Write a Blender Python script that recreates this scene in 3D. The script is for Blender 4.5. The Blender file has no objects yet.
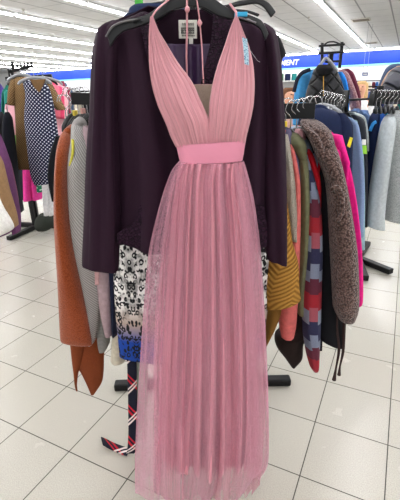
import bpy, math, random
import numpy as np
random.seed(7)
SC = bpy.context.scene
COL = SC.collection
PI = math.pi
# ------------------------------------------------------------------ camera geometry
FPX, PITCH, ROLL, YAW = 394.2268, .371157631, .0228598, -.467007529
T = .3048
H = 4.60464408 * T
CEIL = 3.9
_R = np.array([1, 0, 0.]); F = np.array([0, math.cos(PITCH), -math.sin(PITCH)]); _U = np.array([0, math.sin(PITCH), math.cos(PITCH)])
RR = math.cos(ROLL) * _R - math.sin(ROLL) * _U
UU = math.sin(ROLL) * _R + math.cos(ROLL) * _U
IV = np.array([math.cos(YAW), math.sin(YAW), 0]); JV = np.array([-math.sin(YAW), math.cos(YAW), 0])
def W(px, py, Y):
    d = (px - 200) * RR + (250 - py) * UU + FPX * F
    return np.array([0, 0, H]) + d * (Y / d[1])
def G(i, j, z): return IV * i + JV * j + np.array([0, 0, z])
def Zf(px, py, z=0.0):
    d = (px - 200) * RR + (250 - py) * UU + FPX * F
    return np.array([0, 0, H]) + d * ((z - H) / d[2])
def px_of(p):
    v = np.array(p) - np.array([0, 0, H]); k = FPX / (v @ F)
    return 200 + k * (v @ RR), 250 - k * (v @ UU)
# ------------------------------------------------------------------ materials
def lin(c):
    return tuple(((v / 255) / 12.92 if v / 255 <= .04045 else ((v / 255 + .055) / 1.055) ** 2.4) for v in c) + (1,)
class N:
    def __init__(s, name):
        s.m = bpy.data.materials.new(name); s.m.use_nodes = True
        s.t = s.m.node_tree; s.t.nodes.clear()
        s.out = s.t.nodes.new('ShaderNodeOutputMaterial')
    def n(s, typ, **k):
        o = s.t.nodes.new('ShaderNode' + typ)
        for a, b in k.items(): setattr(o, a, b)
        return o
    def l(s, a, b): s.t.links.new(a, b)
    def put(s, sock, v):
        if isinstance(v, bpy.types.NodeSocket): s.l(v, sock)
        else: sock.default_value = v
    def math(s, op, a, b=0.0, c=0.0):
        o = s.n('Math', operation=op)
        s.put(o.inputs[0], a); s.put(o.inputs[1], b); s.put(o.inputs[2], c)
        return o.outputs[0]
    def mix(s, f, a, b):
        o = s.n('Mix', data_type='RGBA')
        s.put(o.inputs[0], f); s.put(o.inputs[6], a); s.put(o.inputs[7], b)
        return o.outputs[2]
    def noise(s, vec, scale, detail=2, rough=.5):
        o = s.n('TexNoise'); s.l(vec, o.inputs['Vector'])
        o.inputs['Scale'].default_value = scale; o.inputs['Detail'].default_value = detail; o.inputs['Roughness'].default_value = rough
        return o.outputs['Fac']
    def uv(s): return s.n('TexCoord').outputs['UV']
    def obj(s): return s.n('TexCoord').outputs['Object']
    def sep(s, v):
        o = s.n('SeparateXYZ'); s.l(v, o.inputs[0]); return o.outputs[0], o.outputs[1], o.outputs[2]
    def comb(s, x, y, z=0.0):
        o = s.n('CombineXYZ'); s.put(o.inputs[0], x); s.put(o.inputs[1], y); s.put(o.inputs[2], z); return o.outputs[0]
    def step(s, v, lo, hi):
        o = s.n('MapRange'); s.put(o.inputs[0], v); o.inputs[1].default_value = lo; o.inputs[2].default_value = hi
        return o.outputs[0]
    def finish(s, col, rough=.9, bump=None, bs=.3, bd=.002, sheen=0, spec=.3, metal=0, emit=None, es=0, coat=0):
        b = s.n('BsdfPrincipled')
        s.put(b.inputs['Base Color'], col); s.put(b.inputs['Roughness'], rough)
        b.inputs['Specular IOR Level'].default_value = spec; b.inputs['Metallic'].default_value = metal
        if sheen:
            b.inputs['Sheen Weight'].default_value = sheen; b.inputs['Sheen Roughness'].default_value = .5
        if coat: b.inputs['Coat Weight'].default_value = coat
        if emit: b.inputs['Emission Color'].default_value = emit; b.inputs['Emission Strength'].default_value = es
        if bump is not None:
            o = s.n('Bump'); o.inputs['Strength'].default_value = bs; o.inputs['Distance'].default_value = bd
            s.l(bump, o.inputs['Height']); s.l(o.outputs[0], b.inputs['Normal'])
        s.l(b.outputs[0], s.out.inputs[0]); s.b = b
        return s.m
def scol(c, k): return tuple(max(0, min(255, v * k)) for v in c)
def plain(name, c, rough=.85, var=.15, scale=60, bs=.35, bd=.002, spec=.25, sheen=0, big=6):
    s = N(name); v = s.obj()
    f = s.noise(v, scale, 3, .6); g = s.noise(v, big, 2)
    c1 = s.mix(f, lin(scol(c, 1 - var)), lin(scol(c, 1 + var)))
    h = s.math('ADD', f, s.math('MULTIPLY', g, 3.0))
    return s.finish(c1, rough, h, bs, bd, sheen, spec)
def fuzz(name, c, c2, scale=170, bd=.012):
    s = N(name); v = s.obj()
    vo = s.n('TexVoronoi'); s.l(v, vo.inputs['Vector']); vo.inputs['Scale'].default_value = scale
    nn = s.noise(v, scale * .7, 4, .7)
    f = s.math('ADD', s.math('MULTIPLY', vo.outputs['Distance'], .9), s.math('MULTIPLY', nn, .5))
    col = s.mix(s.step(f, .3, .95), lin(c), lin(c2))
    return s.finish(col, .95, s.math('MULTIPLY', f, -1.0), .7, bd * .6, .3, .1)
def rib(name, c, c2, freq=170, diag=0.0, bd=.004, horiz=False):
    s = N(name); x, y, _ = s.sep(s.uv())
    a = s.math('ADD', s.math('MULTIPLY', y if horiz else x, freq), s.math('MULTIPLY', x if horiz else y, diag * freq))
    w = s.math('SINE', a); w = s.math('MULTIPLY_ADD', w, .5, .5)
    knit = s.noise(s.obj(), 300, 2)
    f = s.math('MULTIPLY_ADD', knit, .3, s.math('MULTIPLY', w, .75))
    return s.finish(s.mix(f, lin(c2), lin(c)), .95, f, .6, bd, 0, .15)
def chevron(name, c, c2, freq=520, per=11.0):
    s = N(name); x, y, _ = s.sep(s.uv())
    t = s.math('PINGPONG', s.math('MULTIPLY', x, per), 1.0)
    a = s.math('ADD', s.math('MULTIPLY', y, freq), s.math('MULTIPLY', t, 16.0))
    w = s.math('MULTIPLY_ADD', s.math('SINE', a), .5, .5)
    f = s.math('MULTIPLY_ADD', s.noise(s.obj(), 260, 2), .35, s.math('MULTIPLY', w, .75))
    return s.finish(s.mix(f, lin(c2), lin(c)), .95, f, .8, .006, 0, .15)
def dots(name, base, dot, per=60, r=.28, wob=0):
    s = N(name); x, _, y = s.sep(s.obj())
    u = s.math('MULTIPLY', s.math('ADD', x, y), per); v = s.math('MULTIPLY', s.math('SUBTRACT', x, y), per)
    fu = s.math('SUBTRACT', s.math('FRACT', u), .5); fv = s.math('SUBTRACT', s.math('FRACT', v), .5)
    d = s.math('SQRT', s.math('ADD', s.math('MULTIPLY', fu, fu), s.math('MULTIPLY', fv, fv)))
    f = s.step(d, r + .05, r - .05)
    return s.finish(s.mix(f, lin(base), lin(dot)), .85, s.noise(s.obj(), 8, 2), .4, .01)
def stripes(name, cols, per=9.0, ax=1, noise=0):
    s = N(name); x, y, _ = s.sep(s.uv())
    f = s.math('FRACT', s.math('MULTIPLY', y if ax else x, per))
    r = s.n('ValToRGB'); r.color_ramp.interpolation = 'CONSTANT'; e = r.color_ramp.elements
    while len(e) < len(cols): e.new(.5)
    for k, (p, c) in enumerate(cols): e[k].position = p; e[k].color = lin(c)
    s.l(f, r.inputs[0])
    return s.finish(r.outputs[0], .9, s.noise(s.obj(), 200, 2), .3, .002)
def ramp(s, f, cols, const=True):
    r = s.n('ValToRGB'); r.color_ramp.interpolation = 'CONSTANT' if const else 'LINEAR'; e = r.color_ramp.elements
    while len(e) < len(cols): e.new(.5)
    for k, (p, c) in enumerate(cols): e[k].position = p; e[k].color = lin(c)
    s.put(r.inputs[0], f); return r.outputs[0]
def patch(name):          # big red / blue / grey check flannel
    s = N(name); x, y, _ = s.sep(s.uv())
    a = ramp(s, s.math('FRACT', s.math('MULTIPLY', y, 3.3)), [(0, (166, 24, 36)), (.18, (96, 30, 50)), (.4, (130, 140, 162)), (.6, (34, 40, 76)), (.8, (170, 84, 96))])
    b = ramp(s, s.math('FRACT', s.math('MULTIPLY_ADD', y, 3.3, .5)), [(0, (38, 46, 80)), (.25, (140, 150, 168)), (.45, (164, 32, 44)), (.7, (104, 34, 54)), (.85, (120, 130, 150))])
    f = s.math('GREATER_THAN', s.math('FRACT', s.math('MULTIPLY', x, 12.0)), .45)
    n = s.noise(s.obj(), 250, 2)
    return s.finish(s.mix(s.math('MULTIPLY', n, .4), s.mix(f, a, b), lin((78, 66, 76))), .95, n, .4, .003)
def leopard(name):
    s = N(name); v = s.uv(); x, y, _ = s.sep(v); _a, _b, zz = s.sep(s.obj())
    sc = s.comb(s.math('MULTIPLY', s.math('ABSOLUTE', s.math('ADD', _a, .195)), 1.15), s.math('MULTIPLY', zz, .8))
    nz = s.n('TexNoise'); s.l(sc, nz.inputs['Vector']); nz.inputs['Scale'].default_value = 30
    ad = s.n('VectorMath', operation='MULTIPLY_ADD'); s.l(nz.outputs['Color'], ad.inputs[0]); ad.inputs[1].default_value = (.018, .018, .018); s.l(sc, ad.inputs[2])
    vo = s.n('TexVoronoi'); s.l(ad.outputs[0], vo.inputs['Vector']); vo.inputs['Scale'].default_value = 56; vo.feature = 'F1'
    d = vo.outputs['Distance']
    ring = s.math('MULTIPLY', s.step(d, .22, .27), s.step(d, .56, .5))
    gate = s.step(s.noise(sc, 34, 2), .40, .46)
    ring = s.math('MULTIPLY', ring, gate)
    grey = s.mix(s.step(s.noise(sc, 26, 3), .46, .58), lin((240, 238, 235)), lin((158, 156, 154)))
    base = s.mix(s.step(zz, .31, .23), grey, lin((175, 155, 142)))
    base = s.mix(s.step(zz, .23, .15), base, lin((12, 62, 150)))
    return s.finish(s.mix(ring, base, lin((12, 12, 18))), .8, s.noise(s.obj(), 12, 2), .3, .01)
def tartan(name):
    s = N(name); x, y, _ = s.sep(s.uv())
    def line(a, b, per, off, w):
        t = s.math('FRACT', s.math('MULTIPLY_ADD', s.math('ADD', s.math('MULTIPLY', x, a), s.math('MULTIPLY', y, b)), per, off))
        return s.math('LESS_THAN', t, w)
    col = lin((18, 20, 38))
    col = s.mix(line(1, 1, 7.5, 0, .09), col, lin((190, 25, 45))); col = s.mix(line(1, 1, 7.5, .82, .07), col, lin((190, 25, 45)))
    col = s.mix(line(-1, 1, 7.5, .45, .07), col, lin((225, 210, 205))); col = s.mix(line(-1, 1, 7.5, .32, .06), col, lin((225, 210, 205)))
    return s.finish(col, .8, s.noise(s.obj(), 300, 2), .3, .002)
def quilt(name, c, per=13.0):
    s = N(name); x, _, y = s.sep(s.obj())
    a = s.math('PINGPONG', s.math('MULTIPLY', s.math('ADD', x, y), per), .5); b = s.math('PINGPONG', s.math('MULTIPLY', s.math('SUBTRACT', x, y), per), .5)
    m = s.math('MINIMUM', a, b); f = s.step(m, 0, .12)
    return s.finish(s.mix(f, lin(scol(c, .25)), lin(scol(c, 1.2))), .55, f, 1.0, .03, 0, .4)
def tulle(name, c, alpha, scale=900, streak=.2):
    s = N(name); x, y, _ = s.sep(s.uv())
    st = s.noise(s.comb(s.math('MULTIPLY', x, 90.0), s.math('MULTIPLY', y, 2.0)), 1.0, 3)
    sp = s.noise(s.obj(), 420, 2, .7)
    col = s.mix(s.step(sp, .35, .65), lin(scol(c, .9)), lin(scol(c, 1.1)))
    b = s.n('BsdfPrincipled'); s.l(col, b.inputs['Base Color']); b.inputs['Roughness'].default_value = .8; b.inputs['Specular IOR Level'].default_value = .2
    tl = s.n('BsdfTranslucent'); s.l(col, tl.inputs[0])
    mx = s.n('MixShader'); mx.inputs[0].default_value = .3; s.l(b.outputs[0], mx.inputs[1]); s.l(tl.outputs[0], mx.inputs[2])
    tr = s.n('BsdfTransparent')
    lw = s.n('LayerWeight'); lw.inputs[0].default_value = .35
    a = s.math('ADD', s.math('MULTIPLY', lw.outputs['Facing'], .55), alpha)
    a = s.math('ADD', a, s.math('MULTIPLY', s.math('SUBTRACT', st, .5), streak * 2))
    a = s.math('ADD', a, s.math('MULTIPLY', s.math('SUBTRACT', sp, .5), .5))
    cl = s.n('Clamp'); s.l(a, cl.inputs[0])
    m2 = s.n('MixShader'); s.l(cl.outputs[0], m2.inputs[0]); s.l(tr.outputs[0], m2.inputs[1]); s.l(mx.outputs[0], m2.inputs[2])
    s.l(m2.outputs[0], s.out.inputs[0]); return s.m
def pleated(name, c, freq=900, var=.12):
    s = N(name); x, y, _ = s.sep(s.uv())
    n = s.noise(s.comb(s.math('MULTIPLY', x, freq * .35), s.math('MULTIPLY', y, 6.0)), 1.0, 3)
    col = s.mix(n, lin(scol(c, 1 - var)), lin(scol(c, 1 + var)))
    return s.finish(col, .8, n, .7, .004, .2, .2)
def lace(name, c, c2, scale=150):
    s = N(name); v = s.obj()
    vo = s.n('TexVoronoi', feature='DISTANCE_TO_EDGE'); s.l(v, vo.inputs['Vector']); vo.inputs['Scale'].default_value = scale
    f = s.step(vo.outputs['Distance'], .02, .16)
    return s.finish(s.mix(f, lin(c2), lin(c)), .6, s.math('MULTIPLY', f, -1.0), .9, .004, 0, .12)
def solid(name, c, rough=.5, metal=0, spec=.5, emit=0):
    s = N(name)
    v = s.obj(); f = s.noise(v, 40, 2)
    return s.finish(s.mix(f, lin(scol(c, .96)), lin(scol(c, 1.04))), rough, None, metal=metal, spec=spec, emit=lin(c) if emit else None, es=emit)
_mc = {}
def cloth(c, kind='plain'):
    k = (tuple(c), kind)
    if k not in _mc:
        _mc[k] = plain('cloth_%s_%02x%02x%02x' % ((kind,) + tuple(c)), c)
    return _mc[k]
# ------------------------------------------------------------------ mesh helpers
def mesh_obj(name, V, Fc, mat, parent=None, uvs=None, smooth=True, base=None, solid_t=0, subsurf=0):
    V = [np.array(v, float) for v in V]
    if parent is not None: org = np.array(parent['_o'])
    elif base is not None: org = np.array(base, float)
    else:
        A = np.array(V); org = np.array([(A[:, 0].min() + A[:, 0].max()) / 2, (A[:, 1].min() + A[:, 1].max()) / 2, A[:, 2].min()])
    me = bpy.data.meshes.new(name)
    me.from_pydata([tuple(v - org) for v in V], [], Fc)
    if smooth: me.polygons.foreach_set('use_smooth', [True] * len(me.polygons))
    if uvs is not None:
        ul = me.uv_layers.new(name='UVMap')
        for lp in me.loops: ul.data[lp.index].uv = uvs[lp.vertex_index]
    if isinstance(mat, (list, tuple)):
        for m in mat: me.materials.append(m)
    else: me.materials.append(mat)
    me.update()
    o = bpy.data.objects.new(name, me); COL.objects.link(o)
    if parent is not None:
        o.parent = parent; o['_o'] = [float(a) for a in org]
    else:
        o.location = tuple(org); o['_o'] = [float(a) for a in org]
    if solid_t:
        md = o.modifiers.new('solid', 'SOLIDIFY'); md.thickness = solid_t; md.offset = 0
    return o
def empty(name, loc):
    o = bpy.data.objects.new(name, None); COL.objects.link(o); o.location = tuple(loc); o.empty_display_size = .05
    o['_o'] = [float(a) for a in loc]; return o
def tag(o, label, cat, group=None, kind=None):
    o['label'] = label; o['category'] = cat
    if group: o['group'] = group
    if kind: o['kind'] = kind
    return o
def thing(name, label, cat, loc, group=None): return tag(empty(name, loc), label, cat, group)
def plabel(o, l): o['label'] = l; return o
def interp(rows, m):
    A = np.array(rows, float); n = len(A); out = []
    if n == 1: return A
    tot = (n - 1) * m
    for k in range(tot + 1):
        t = k / m; i = min(int(t), n - 2); t -= i
        p0 = A[max(i - 1, 0)]; p1 = A[i]; p2 = A[i + 1]; p3 = A[min(i + 2, n - 1)]
        # monotone-ish cardinal, tension .5 softened
        m1 = (p2 - p0) * .4; m2 = (p3 - p1) * .4
        out.append((2 * t**3 - 3 * t**2 + 1) * p1 + (t**3 - 2 * t**2 + t) * m1 + (-2 * t**3 + 3 * t**2) * p2 + (t**3 - t**2) * m2)
    return np.array(out)
def rows4(rows):
    """rows: (py,xl,xr,Y,depth) or (xl,yl,xr,yr,Y,depth) -> the latter"""
    out = []
    for r in rows:
        if len(r) == 5: out.append((r[1], r[0], r[2], r[0], r[3], r[4]))
        else: out.append(r)
    return out
class RP:   # fold noise
    def __init__(s, seed, n=5, lo=3, hi=11):
        r = random.Random(seed); s.k = [(r.randint(lo, hi), r.uniform(0, 6.28), r.uniform(.5, 1), r.uniform(-3, 3)) for _ in range(n)]
    def __call__(s, th, z): return sum(a * math.sin(k * th + p + z * w) for k, p, a, w in s.k) / len(s.k)
def loft(name, rows, mat, parent=None, amp=.12, seed=1, n=40, m=5, e=1.0, grow=False, lo=3, hi=9):
    """closed garment form: elliptical sections through traced left/right edges"""
    R = interp(rows4(rows), m); rp = RP(seed, 5, lo, hi); V = []; Fc = []; UV = []
    vlen = 0; prev = None
    for ri, r in enumerate(R):
        L = W(r[0], r[1], r[4]); Rt = W(r[2], r[3], r[4]); c = (L + Rt) / 2; ax = (Rt - L) / 2; hw = np.linalg.norm(ax)
        if prev is not None: vlen += np.linalg.norm(c - prev)
        prev = c; g = ri / max(1, len(R) - 1)
        for k in range(n):
            th = 2 * PI * k / n; cs, sn = math.cos(th), math.sin(th)
            cs2 = math.copysign(abs(cs) ** e, cs); sn2 = math.copysign(abs(sn) ** e, sn)
            f = 1 + amp * (g if grow else 1) * rp(th, g * 2)
            V.append(c + ax * cs2 * (1 + (f - 1) * .4) + np.array([0, r[5] * sn2 * f + min(hw, r[5]) * (f - 1) * .8, 0]))
            UV.append((th * max(hw, r[5]) * .8, -vlen))
    nr = len(R)
    for i in range(nr - 1):
        for k in range(n):
            a = i * n + k; b = i * n + (k + 1) % n
            Fc.append((a, b, b + n, a + n))
    Fc.append(tuple(range(n)))
    # recessed closing face at the hem
    last = [V[(nr - 1) * n + k] for k in range(n)]; c = sum(last) / n
    up = np.array([0, 0, .012]); i0 = len(V)
    for k in range(n): V.append(c + (last[k] - c) * .9 + up * 0); UV.append(UV[(nr - 1) * n + k])
    for k in range(n): V.append(c + (last[k] - c) * .85 + up); UV.append(UV[(nr - 1) * n + k])
    b0 = (nr - 1) * n
    for k in range(n):
        k2 = (k + 1) % n
        Fc.append((b0 + k, b0 + k2, i0 + k2, i0 + k)); Fc.append((i0 + k, i0 + k2, i0 + n + k2, i0 + n + k))
    Fc.append(tuple(i0 + n + k for k in reversed(range(n))))
    Fc = [tuple(reversed(f)) for f in Fc]
    return mesh_obj(name, V, Fc, mat, parent, UV)
def panel(name, rows, mat, parent=None, nx=24, m=6, bulge=0.0, amp=0.0, freq=6, seed=1, t=.003, curl=0.0, conv=0.0, grow=False, rag=0):
    """cloth sheet through traced edges; bulge towards the camera, amp = pleat depth, curl = edges bend back"""
    R = interp(rows4(rows), m); rnd = random.Random(seed); ph = [rnd.uniform(0, 6.28) for _ in range(4)]; V = []; UV = []; Fc = []
    vl = 0; pv = None
    wid = max(np.linalg.norm(W(r[2], r[3], r[4]) - W(r[0], r[1], r[4])) for r in R)
    for i, r in enumerate(R):
        L = W(r[0], r[1], r[4]); Q = W(r[2], r[3], r[4]); g = i / max(1, len(R) - 1)
        c = (L + Q) / 2
        if pv is not None: vl += np.linalg.norm(c - pv)
        pv = c
        for k in range(nx + 1):
            u = k / nx; s = 2 * u - 1
            p = L + (Q - L) * u
            w = amp * (g if grow else 1) * (math.sin(freq * PI * 2 * u + ph[0] + math.sin(g * 3 + ph[3]) * .5) + .6 * math.sin(freq * 1.73 * PI * 2 * u + ph[1] + g) + .35 * math.sin(freq * 3.1 * PI * 2 * u + ph[2] - g))
            dy = -(bulge + r[5]) * math.cos(s * PI / 2) + curl * abs(s) ** 4 + w
            dz = rag * math.sin(freq * 2.3 * u * 6.28 + ph[1]) * (1 if i == len(R) - 1 else 0)
            V.append(p + np.array([0, dy, dz])); UV.append((u * wid, -vl))
    for i in range(len(R) - 1):
        for k in range(nx):
            a = i * (nx + 1) + k; Fc.append((a, a + nx + 1, a + nx + 2, a + 1))
    return mesh_obj(name, V, Fc, mat, parent, UV, solid_t=t)
def tube(name, pts, r, mat, parent=None, n=8, m=4, radii=None, base=None, flat=1.0):
    P = interp([tuple(p) + ((radii[i],) if radii else (r,)) for i, p in enumerate(pts)], m)
    V = []; Fc = []; prevn = np.array([.3, .2, 1.0])
    for i, q in enumerate(P):
        p = q[:3]; a = P[max(i - 1, 0)][:3]; b = P[min(i + 1, len(P) - 1)][:3]; d = b - a; d = d / (np.linalg.norm(d) + 1e-9)
        u = prevn - d * (prevn @ d); u = u / (np.linalg.norm(u) + 1e-9); v = np.cross(d, u); prevn = u
        for k in range(n):
            th = 2 * PI * k / n; V.append(p + (u * math.cos(th) * flat + v * math.sin(th)) * q[3])
    for i in range(len(P) - 1):
        for k in range(n):
            a = i * n + k; b = i * n + (k + 1) % n; Fc.append((a, b, b + n, a + n))
    Fc.append(tuple(reversed(range(n)))); Fc.append(tuple((len(P) - 1) * n + k for k in range(n)))
    return mesh_obj(name, V, Fc, mat, parent, None, base=base)
def box_geo(c, ax, ay, az):
    c, ax, ay, az = map(lambda q: np.array(q, float), (c, ax, ay, az))
    V = [c + sx * ax + sy * ay + sz * az for sx in (-1, 1) for sy in (-1, 1) for sz in (-1, 1)]
    return V, [(0, 1, 3, 2), (4, 6, 7, 5), (0, 4, 5, 1), (2, 3, 7, 6), (0, 2, 6, 4), (1, 5, 7, 3)]
def box(name, c, ax, ay, az, mat, parent=None, bev=.003, base=None, uv=None):
    V, Fc = box_geo(c, ax, ay, az)
    o = mesh_obj(name, V, Fc, mat, parent, None, smooth=False, base=base)
    if bev:
        md = o.modifiers.new('bevel', 'BEVEL'); md.width = bev; md.segments = 2
    return o
def boxes(name, lst, mat, parent=None, bev=.002):
    V = []; Fc = []
    for b in lst:
        v, f = box_geo(*b); k = len(V); V += v; Fc += [tuple(i + k for i in q) for q in f]
    o = mesh_obj(name, V, Fc, mat, parent, None, smooth=False)
    if bev: md = o.modifiers.new('bevel', 'BEVEL'); md.width = bev; md.segments = 2
    return o
def between(name, a, b, w, h, mat, parent=None, bev=.003):
    a = np.array(a, float); b = np.array(b, float); d = b - a; L = np.linalg.norm(d); d /= L
    up = np.array([0, 0, 1.]) if abs(d[2]) < .9 else np.array([0, 1., 0]); s = np.cross(d, up); s /= np.linalg.norm(s); u = np.cross(s, d)
    return box(name, (a + b) / 2, d * L / 2, s * w / 2, u * h / 2, mat, parent, bev)
def dup(root, delta, label=None, group=None):
    r = root.copy(); COL.objects.link(r); r.location = np.array(root.location) + np.array(delta)
    if label: r['label'] = label
    if group: r['group'] = group
    for ch in list(root.children):
        c = ch.copy(); COL.objects.link(c); c.parent = r
        for g in list(ch.children):
            d = g.copy(); COL.objects.link(d); d.parent = c
    return r
# ------------------------------------------------------------------ shared materials
BLK = solid('black_metal', (10, 10, 12), .45, 0, .3)
PLA = solid('black_plastic', (19, 20, 22), .36, 0, .35)
CHR = solid('bright_wire', (190, 190, 190), .25, 1, .5)
GRYP = solid('grey_hanger_plastic', (150, 152, 155), .4)
WHT = solid('white_paint', (238, 238, 236), .6)
# ------------------------------------------------------------------ setting
def floor_mat():
    s = N('floor_tile'); v = s.obj(); x, y, _ = s.sep(v)
    def g(a):
        f = s.math('FRACT', s.math('DIVIDE', a, T)); d = s.math('MINIMUM', f, s.math('SUBTRACT', 1.0, f))
        return s.math('MULTIPLY', d, T)
    d = s.math('MINIMUM', g(x), g(y))
    gr = s.step(d, .0026, .0016)
    wn = s.n('TexWhiteNoise', noise_dimensions='2D')
    s.l(s.comb(s.math('FLOOR', s.math('DIVIDE', x, T)), s.math('FLOOR', s.math('DIVIDE', y, T))), wn.inputs['Vector'])
    sp = s.noise(v, 230, 3, .7); cl = s.noise(v, 9, 3)
    a = s.mix(s.step(sp, .3, .7), lin((166, 163, 151)), lin((206, 203, 190)))
    a = s.mix(s.math('MULTIPLY', wn.outputs[0], .25), a, lin((190, 182, 170)))
    a = s.mix(s.math('MULTIPLY', cl, .25), a, lin((176, 170, 162)))
    col = s.mix(gr, a, lin((62, 58, 52)))
    rg = s.math('ADD', s.math('MULTIPLY', gr, .5), s.math('MULTIPLY_ADD', cl, .15, .17))
    return s.finish(col, rg, s.math('SUBTRACT', s.math('MULTIPLY', sp, .12), gr), .4, .002, 0, .45)
def plane_obj(name, i0, i1, j0, j1, z, mat, org=(0, 0), flip=False):
    me = bpy.data.meshes.new(name)
    vs = [(i0 - org[0], j0 - org[1], 0), (i1 - org[0], j0 - org[1], 0), (i1 - org[0], j1 - org[1], 0), (i0 - org[0], j1 - org[1], 0)]
    me.from_pydata(vs, [], [(3, 2, 1, 0) if flip else (0, 1, 2, 3)]); me.materials.append(mat)
    o = bpy.data.objects.new(name, me); COL.objects.link(o)
    p = G(org[0], org[1], z); o.location = tuple(p); o.rotation_euler = (0, 0, YAW); o['kind'] = 'structure'
    return o
cx, cy = -2.79661588 * T, 4.59770649 * T
og = (np.array([cx, cy, 0]) @ IV, np.array([cx, cy, 0]) @ JV)
plane_obj('floor', -60, 16, -8, 29.2, 0, floor_mat(), og)
def ceil_mat():
    s = N('ceiling_tile'); v = s.obj(); x, y, _ = s.sep(v)
    def g(a, per, w):
        f = s.math('FRACT', s.math('DIVIDE', a, per)); d = s.math('MULTIPLY', s.math('MINIMUM', f, s.math('SUBTRACT', 1.0, f)), per)
        return s.step(d, w + .008, w)
    gr = s.math('MAXIMUM', s.math('MULTIPLY', g(x, .9, .02), 1.0), s.math('MULTIPLY', g(y, 1.22, .015), .6))
    n = s.noise(v, 3, 3)
    return s.finish(s.mix(gr, s.mix(n, lin((196, 197, 198)), lin((214, 214, 214))), lin((140, 142, 144))), .9, None)
plane_obj('ceiling', -60, 16, -8, 29.2, CEIL, ceil_mat(), (0, 0), True)
WJ = 29.0
wallw = plain('wall_paint', (236, 237, 238), .8, .02, 20, .05)
def wallbox(name, i0, i1, z0, z1, j, th, mat, kind='structure'):
    c = G((i0 + i1) / 2, j + th / 2, (z0 + z1) / 2)
    o = box(name, c, IV * (i1 - i0) / 2, JV * th / 2, (0, 0, (z1 - z0) / 2), mat, None, 0, base=G((i0 + i1) / 2, j, z0))
    if kind: o['kind'] = kind
    return o
wallbox('wall_back', -60, 16, 0, CEIL, WJ, .2, wallw)
wallbox('trim_1', -32.4, 15, 3.07, 3.78, WJ - .05, .05, solid('blue_band_paint', (10, 64, 180), .5))
wallbox('trim_2', -32.4, 15, 2.97, 3.065, WJ - .06, .06, solid('aqua_band_paint', (150, 228, 232), .5))
# lettering on the blue band
def text_obj(name, body, size, loc, rot, mat, label, cat, ext=.01, shear=0, parent=None):
    cu = bpy.data.curves.new(name, 'FONT'); cu.body = body; cu.size = size; cu.extrude = ext; cu.shear = shear; cu.offset = size * .018
    tmp = bpy.data.objects.new('tmp', cu); COL.objects.link(tmp)
    dg = bpy.context.evaluated_depsgraph_get(); me = bpy.data.meshes.new_from_object(tmp.evaluated_get(dg))
    bpy.data.objects.remove(tmp); me.materials.clear(); me.materials.append(mat)
    o = bpy.data.objects.new(name, me); COL.objects.link(o); o.location = tuple(loc); o.rotation_euler = rot
    if parent is not None: o.parent = parent
    elif label: tag(o, label, cat)
    return o
p = G(-8.98, WJ - .07, 3.25)
text_obj('wall_lettering', 'PAYMENT', .46, p, (PI / 2, 0, YAW), WHT, 'white capital letters reading PAYMENT on the blue wall band', 'sign lettering', shear=.15)
# fluorescent strips
hous = solid('strip_housing', (205, 206, 206), .5)
tubm = solid('strip_tube', (252, 252, 255), .4, emit=24.0)
def strip_light():
    r = tag(empty('fluorescent_strip_light', (0, 0, CEIL)), 'long white fluorescent strip light running across the ceiling in rows', 'ceiling light', 'fluorescent strips on the ceiling')
    V, Fc = box_geo((0, 0, CEIL - .035), (.07, 0, 0), (0, 1.2, 0), (0, 0, .03))
    h = mesh_obj('housing', V, Fc, hous, r, None, smooth=False)
    V = []; Fc = []
    n = 10
    for y in (-1.17, 1.17):
        for k in range(n):
            a = 2 * PI * k / n; V.append((math.cos(a) * .055, y, CEIL - .085 + math.sin(a) * .028))
    for k in range(n): Fc.append((k, (k + 1) % n, n + (k + 1) % n, n + k))
    Fc.append(tuple(reversed(range(n)))); Fc.append(tuple(range(n, 2 * n)))
    mesh_obj('light_tube', V, Fc, tubm, r)
    return r
proto = strip_light(); first = True
ROWS = [-2.65 - 2.8 * k for k in range(-3, 10)]
for ii in ROWS:
    for k in range(-2, 13):
        j = 1.0 + k * 2.52
        if j > 27: continue
        if abs(ii) > 14 and j < 9: continue
        if ii > 0 and j > 16: continue
        r = proto if first else dup(proto, (0, 0, 0)); first = False
        p = G(ii, j, CEIL); r.location = tuple(p); r.rotation_euler = (0, 0, YAW)
for k in range(18):
    r = dup(proto, (0, 0, 0), 'white strip light in the end-to-end line above the blue wall band', 'perimeter strips above the blue band')
    r.location = tuple(G(-31 + k * 2.5, WJ - .75, CEIL)); r.rotation_euler = (0, 0, YAW + PI / 2)
proto['_o'] = [0, 0, 0]
# ceiling vents and sprinklers on the right
ventm = solid('vent_metal', (190, 186, 178), .6)
for (px, py, lab) in ((361, 20, 'pale rectangular ceiling air vent nearest, beside the right strip light'), (371, 43, 'smaller pale ceiling air vent farther back, near the blue band')):
    d = W(px, py, 1) - np.array([0, 0, H]); t = (CEIL - .02 - H) / d[2]; c = np.array([0, 0, H]) + d * t
    r = thing('ceiling_vent', lab, 'vent', c)
    boxes('frame', [(c + IV * s * .3, IV * .02, JV * .3, (0, 0, .015)) for s in (-1, 1)] + [(c + JV * s * .3, IV * .3, JV * .02, (0, 0, .015)) for s in (-1, 1)], ventm, r, 0)
    boxes('louvre', [(c + JV * (-.24 + .08 * k), IV * .28, JV * .015, (0, 0, .01)) for k in range(7)], solid('vent_dark', (120, 112, 98), .7), r, 0)
for (px, py, lab) in ((309, 17, 'small ceiling sprinkler head between the two right strip lights'), (23, 9, 'small ceiling sprinkler head at upper left')):
    d = W(px, py, 1) - np.array([0, 0, H]); t = (CEIL - H) / d[2]; c = np.array([0, 0, H]) + d * t
    tag(tube('sprinkler_head', [c, c - (0, 0, .06), c - (0, 0, .09), c - (0, 0, .12)], .03, ventm, None, radii=[.05, .02, .02, .06]), lab, 'sprinkler')
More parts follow.
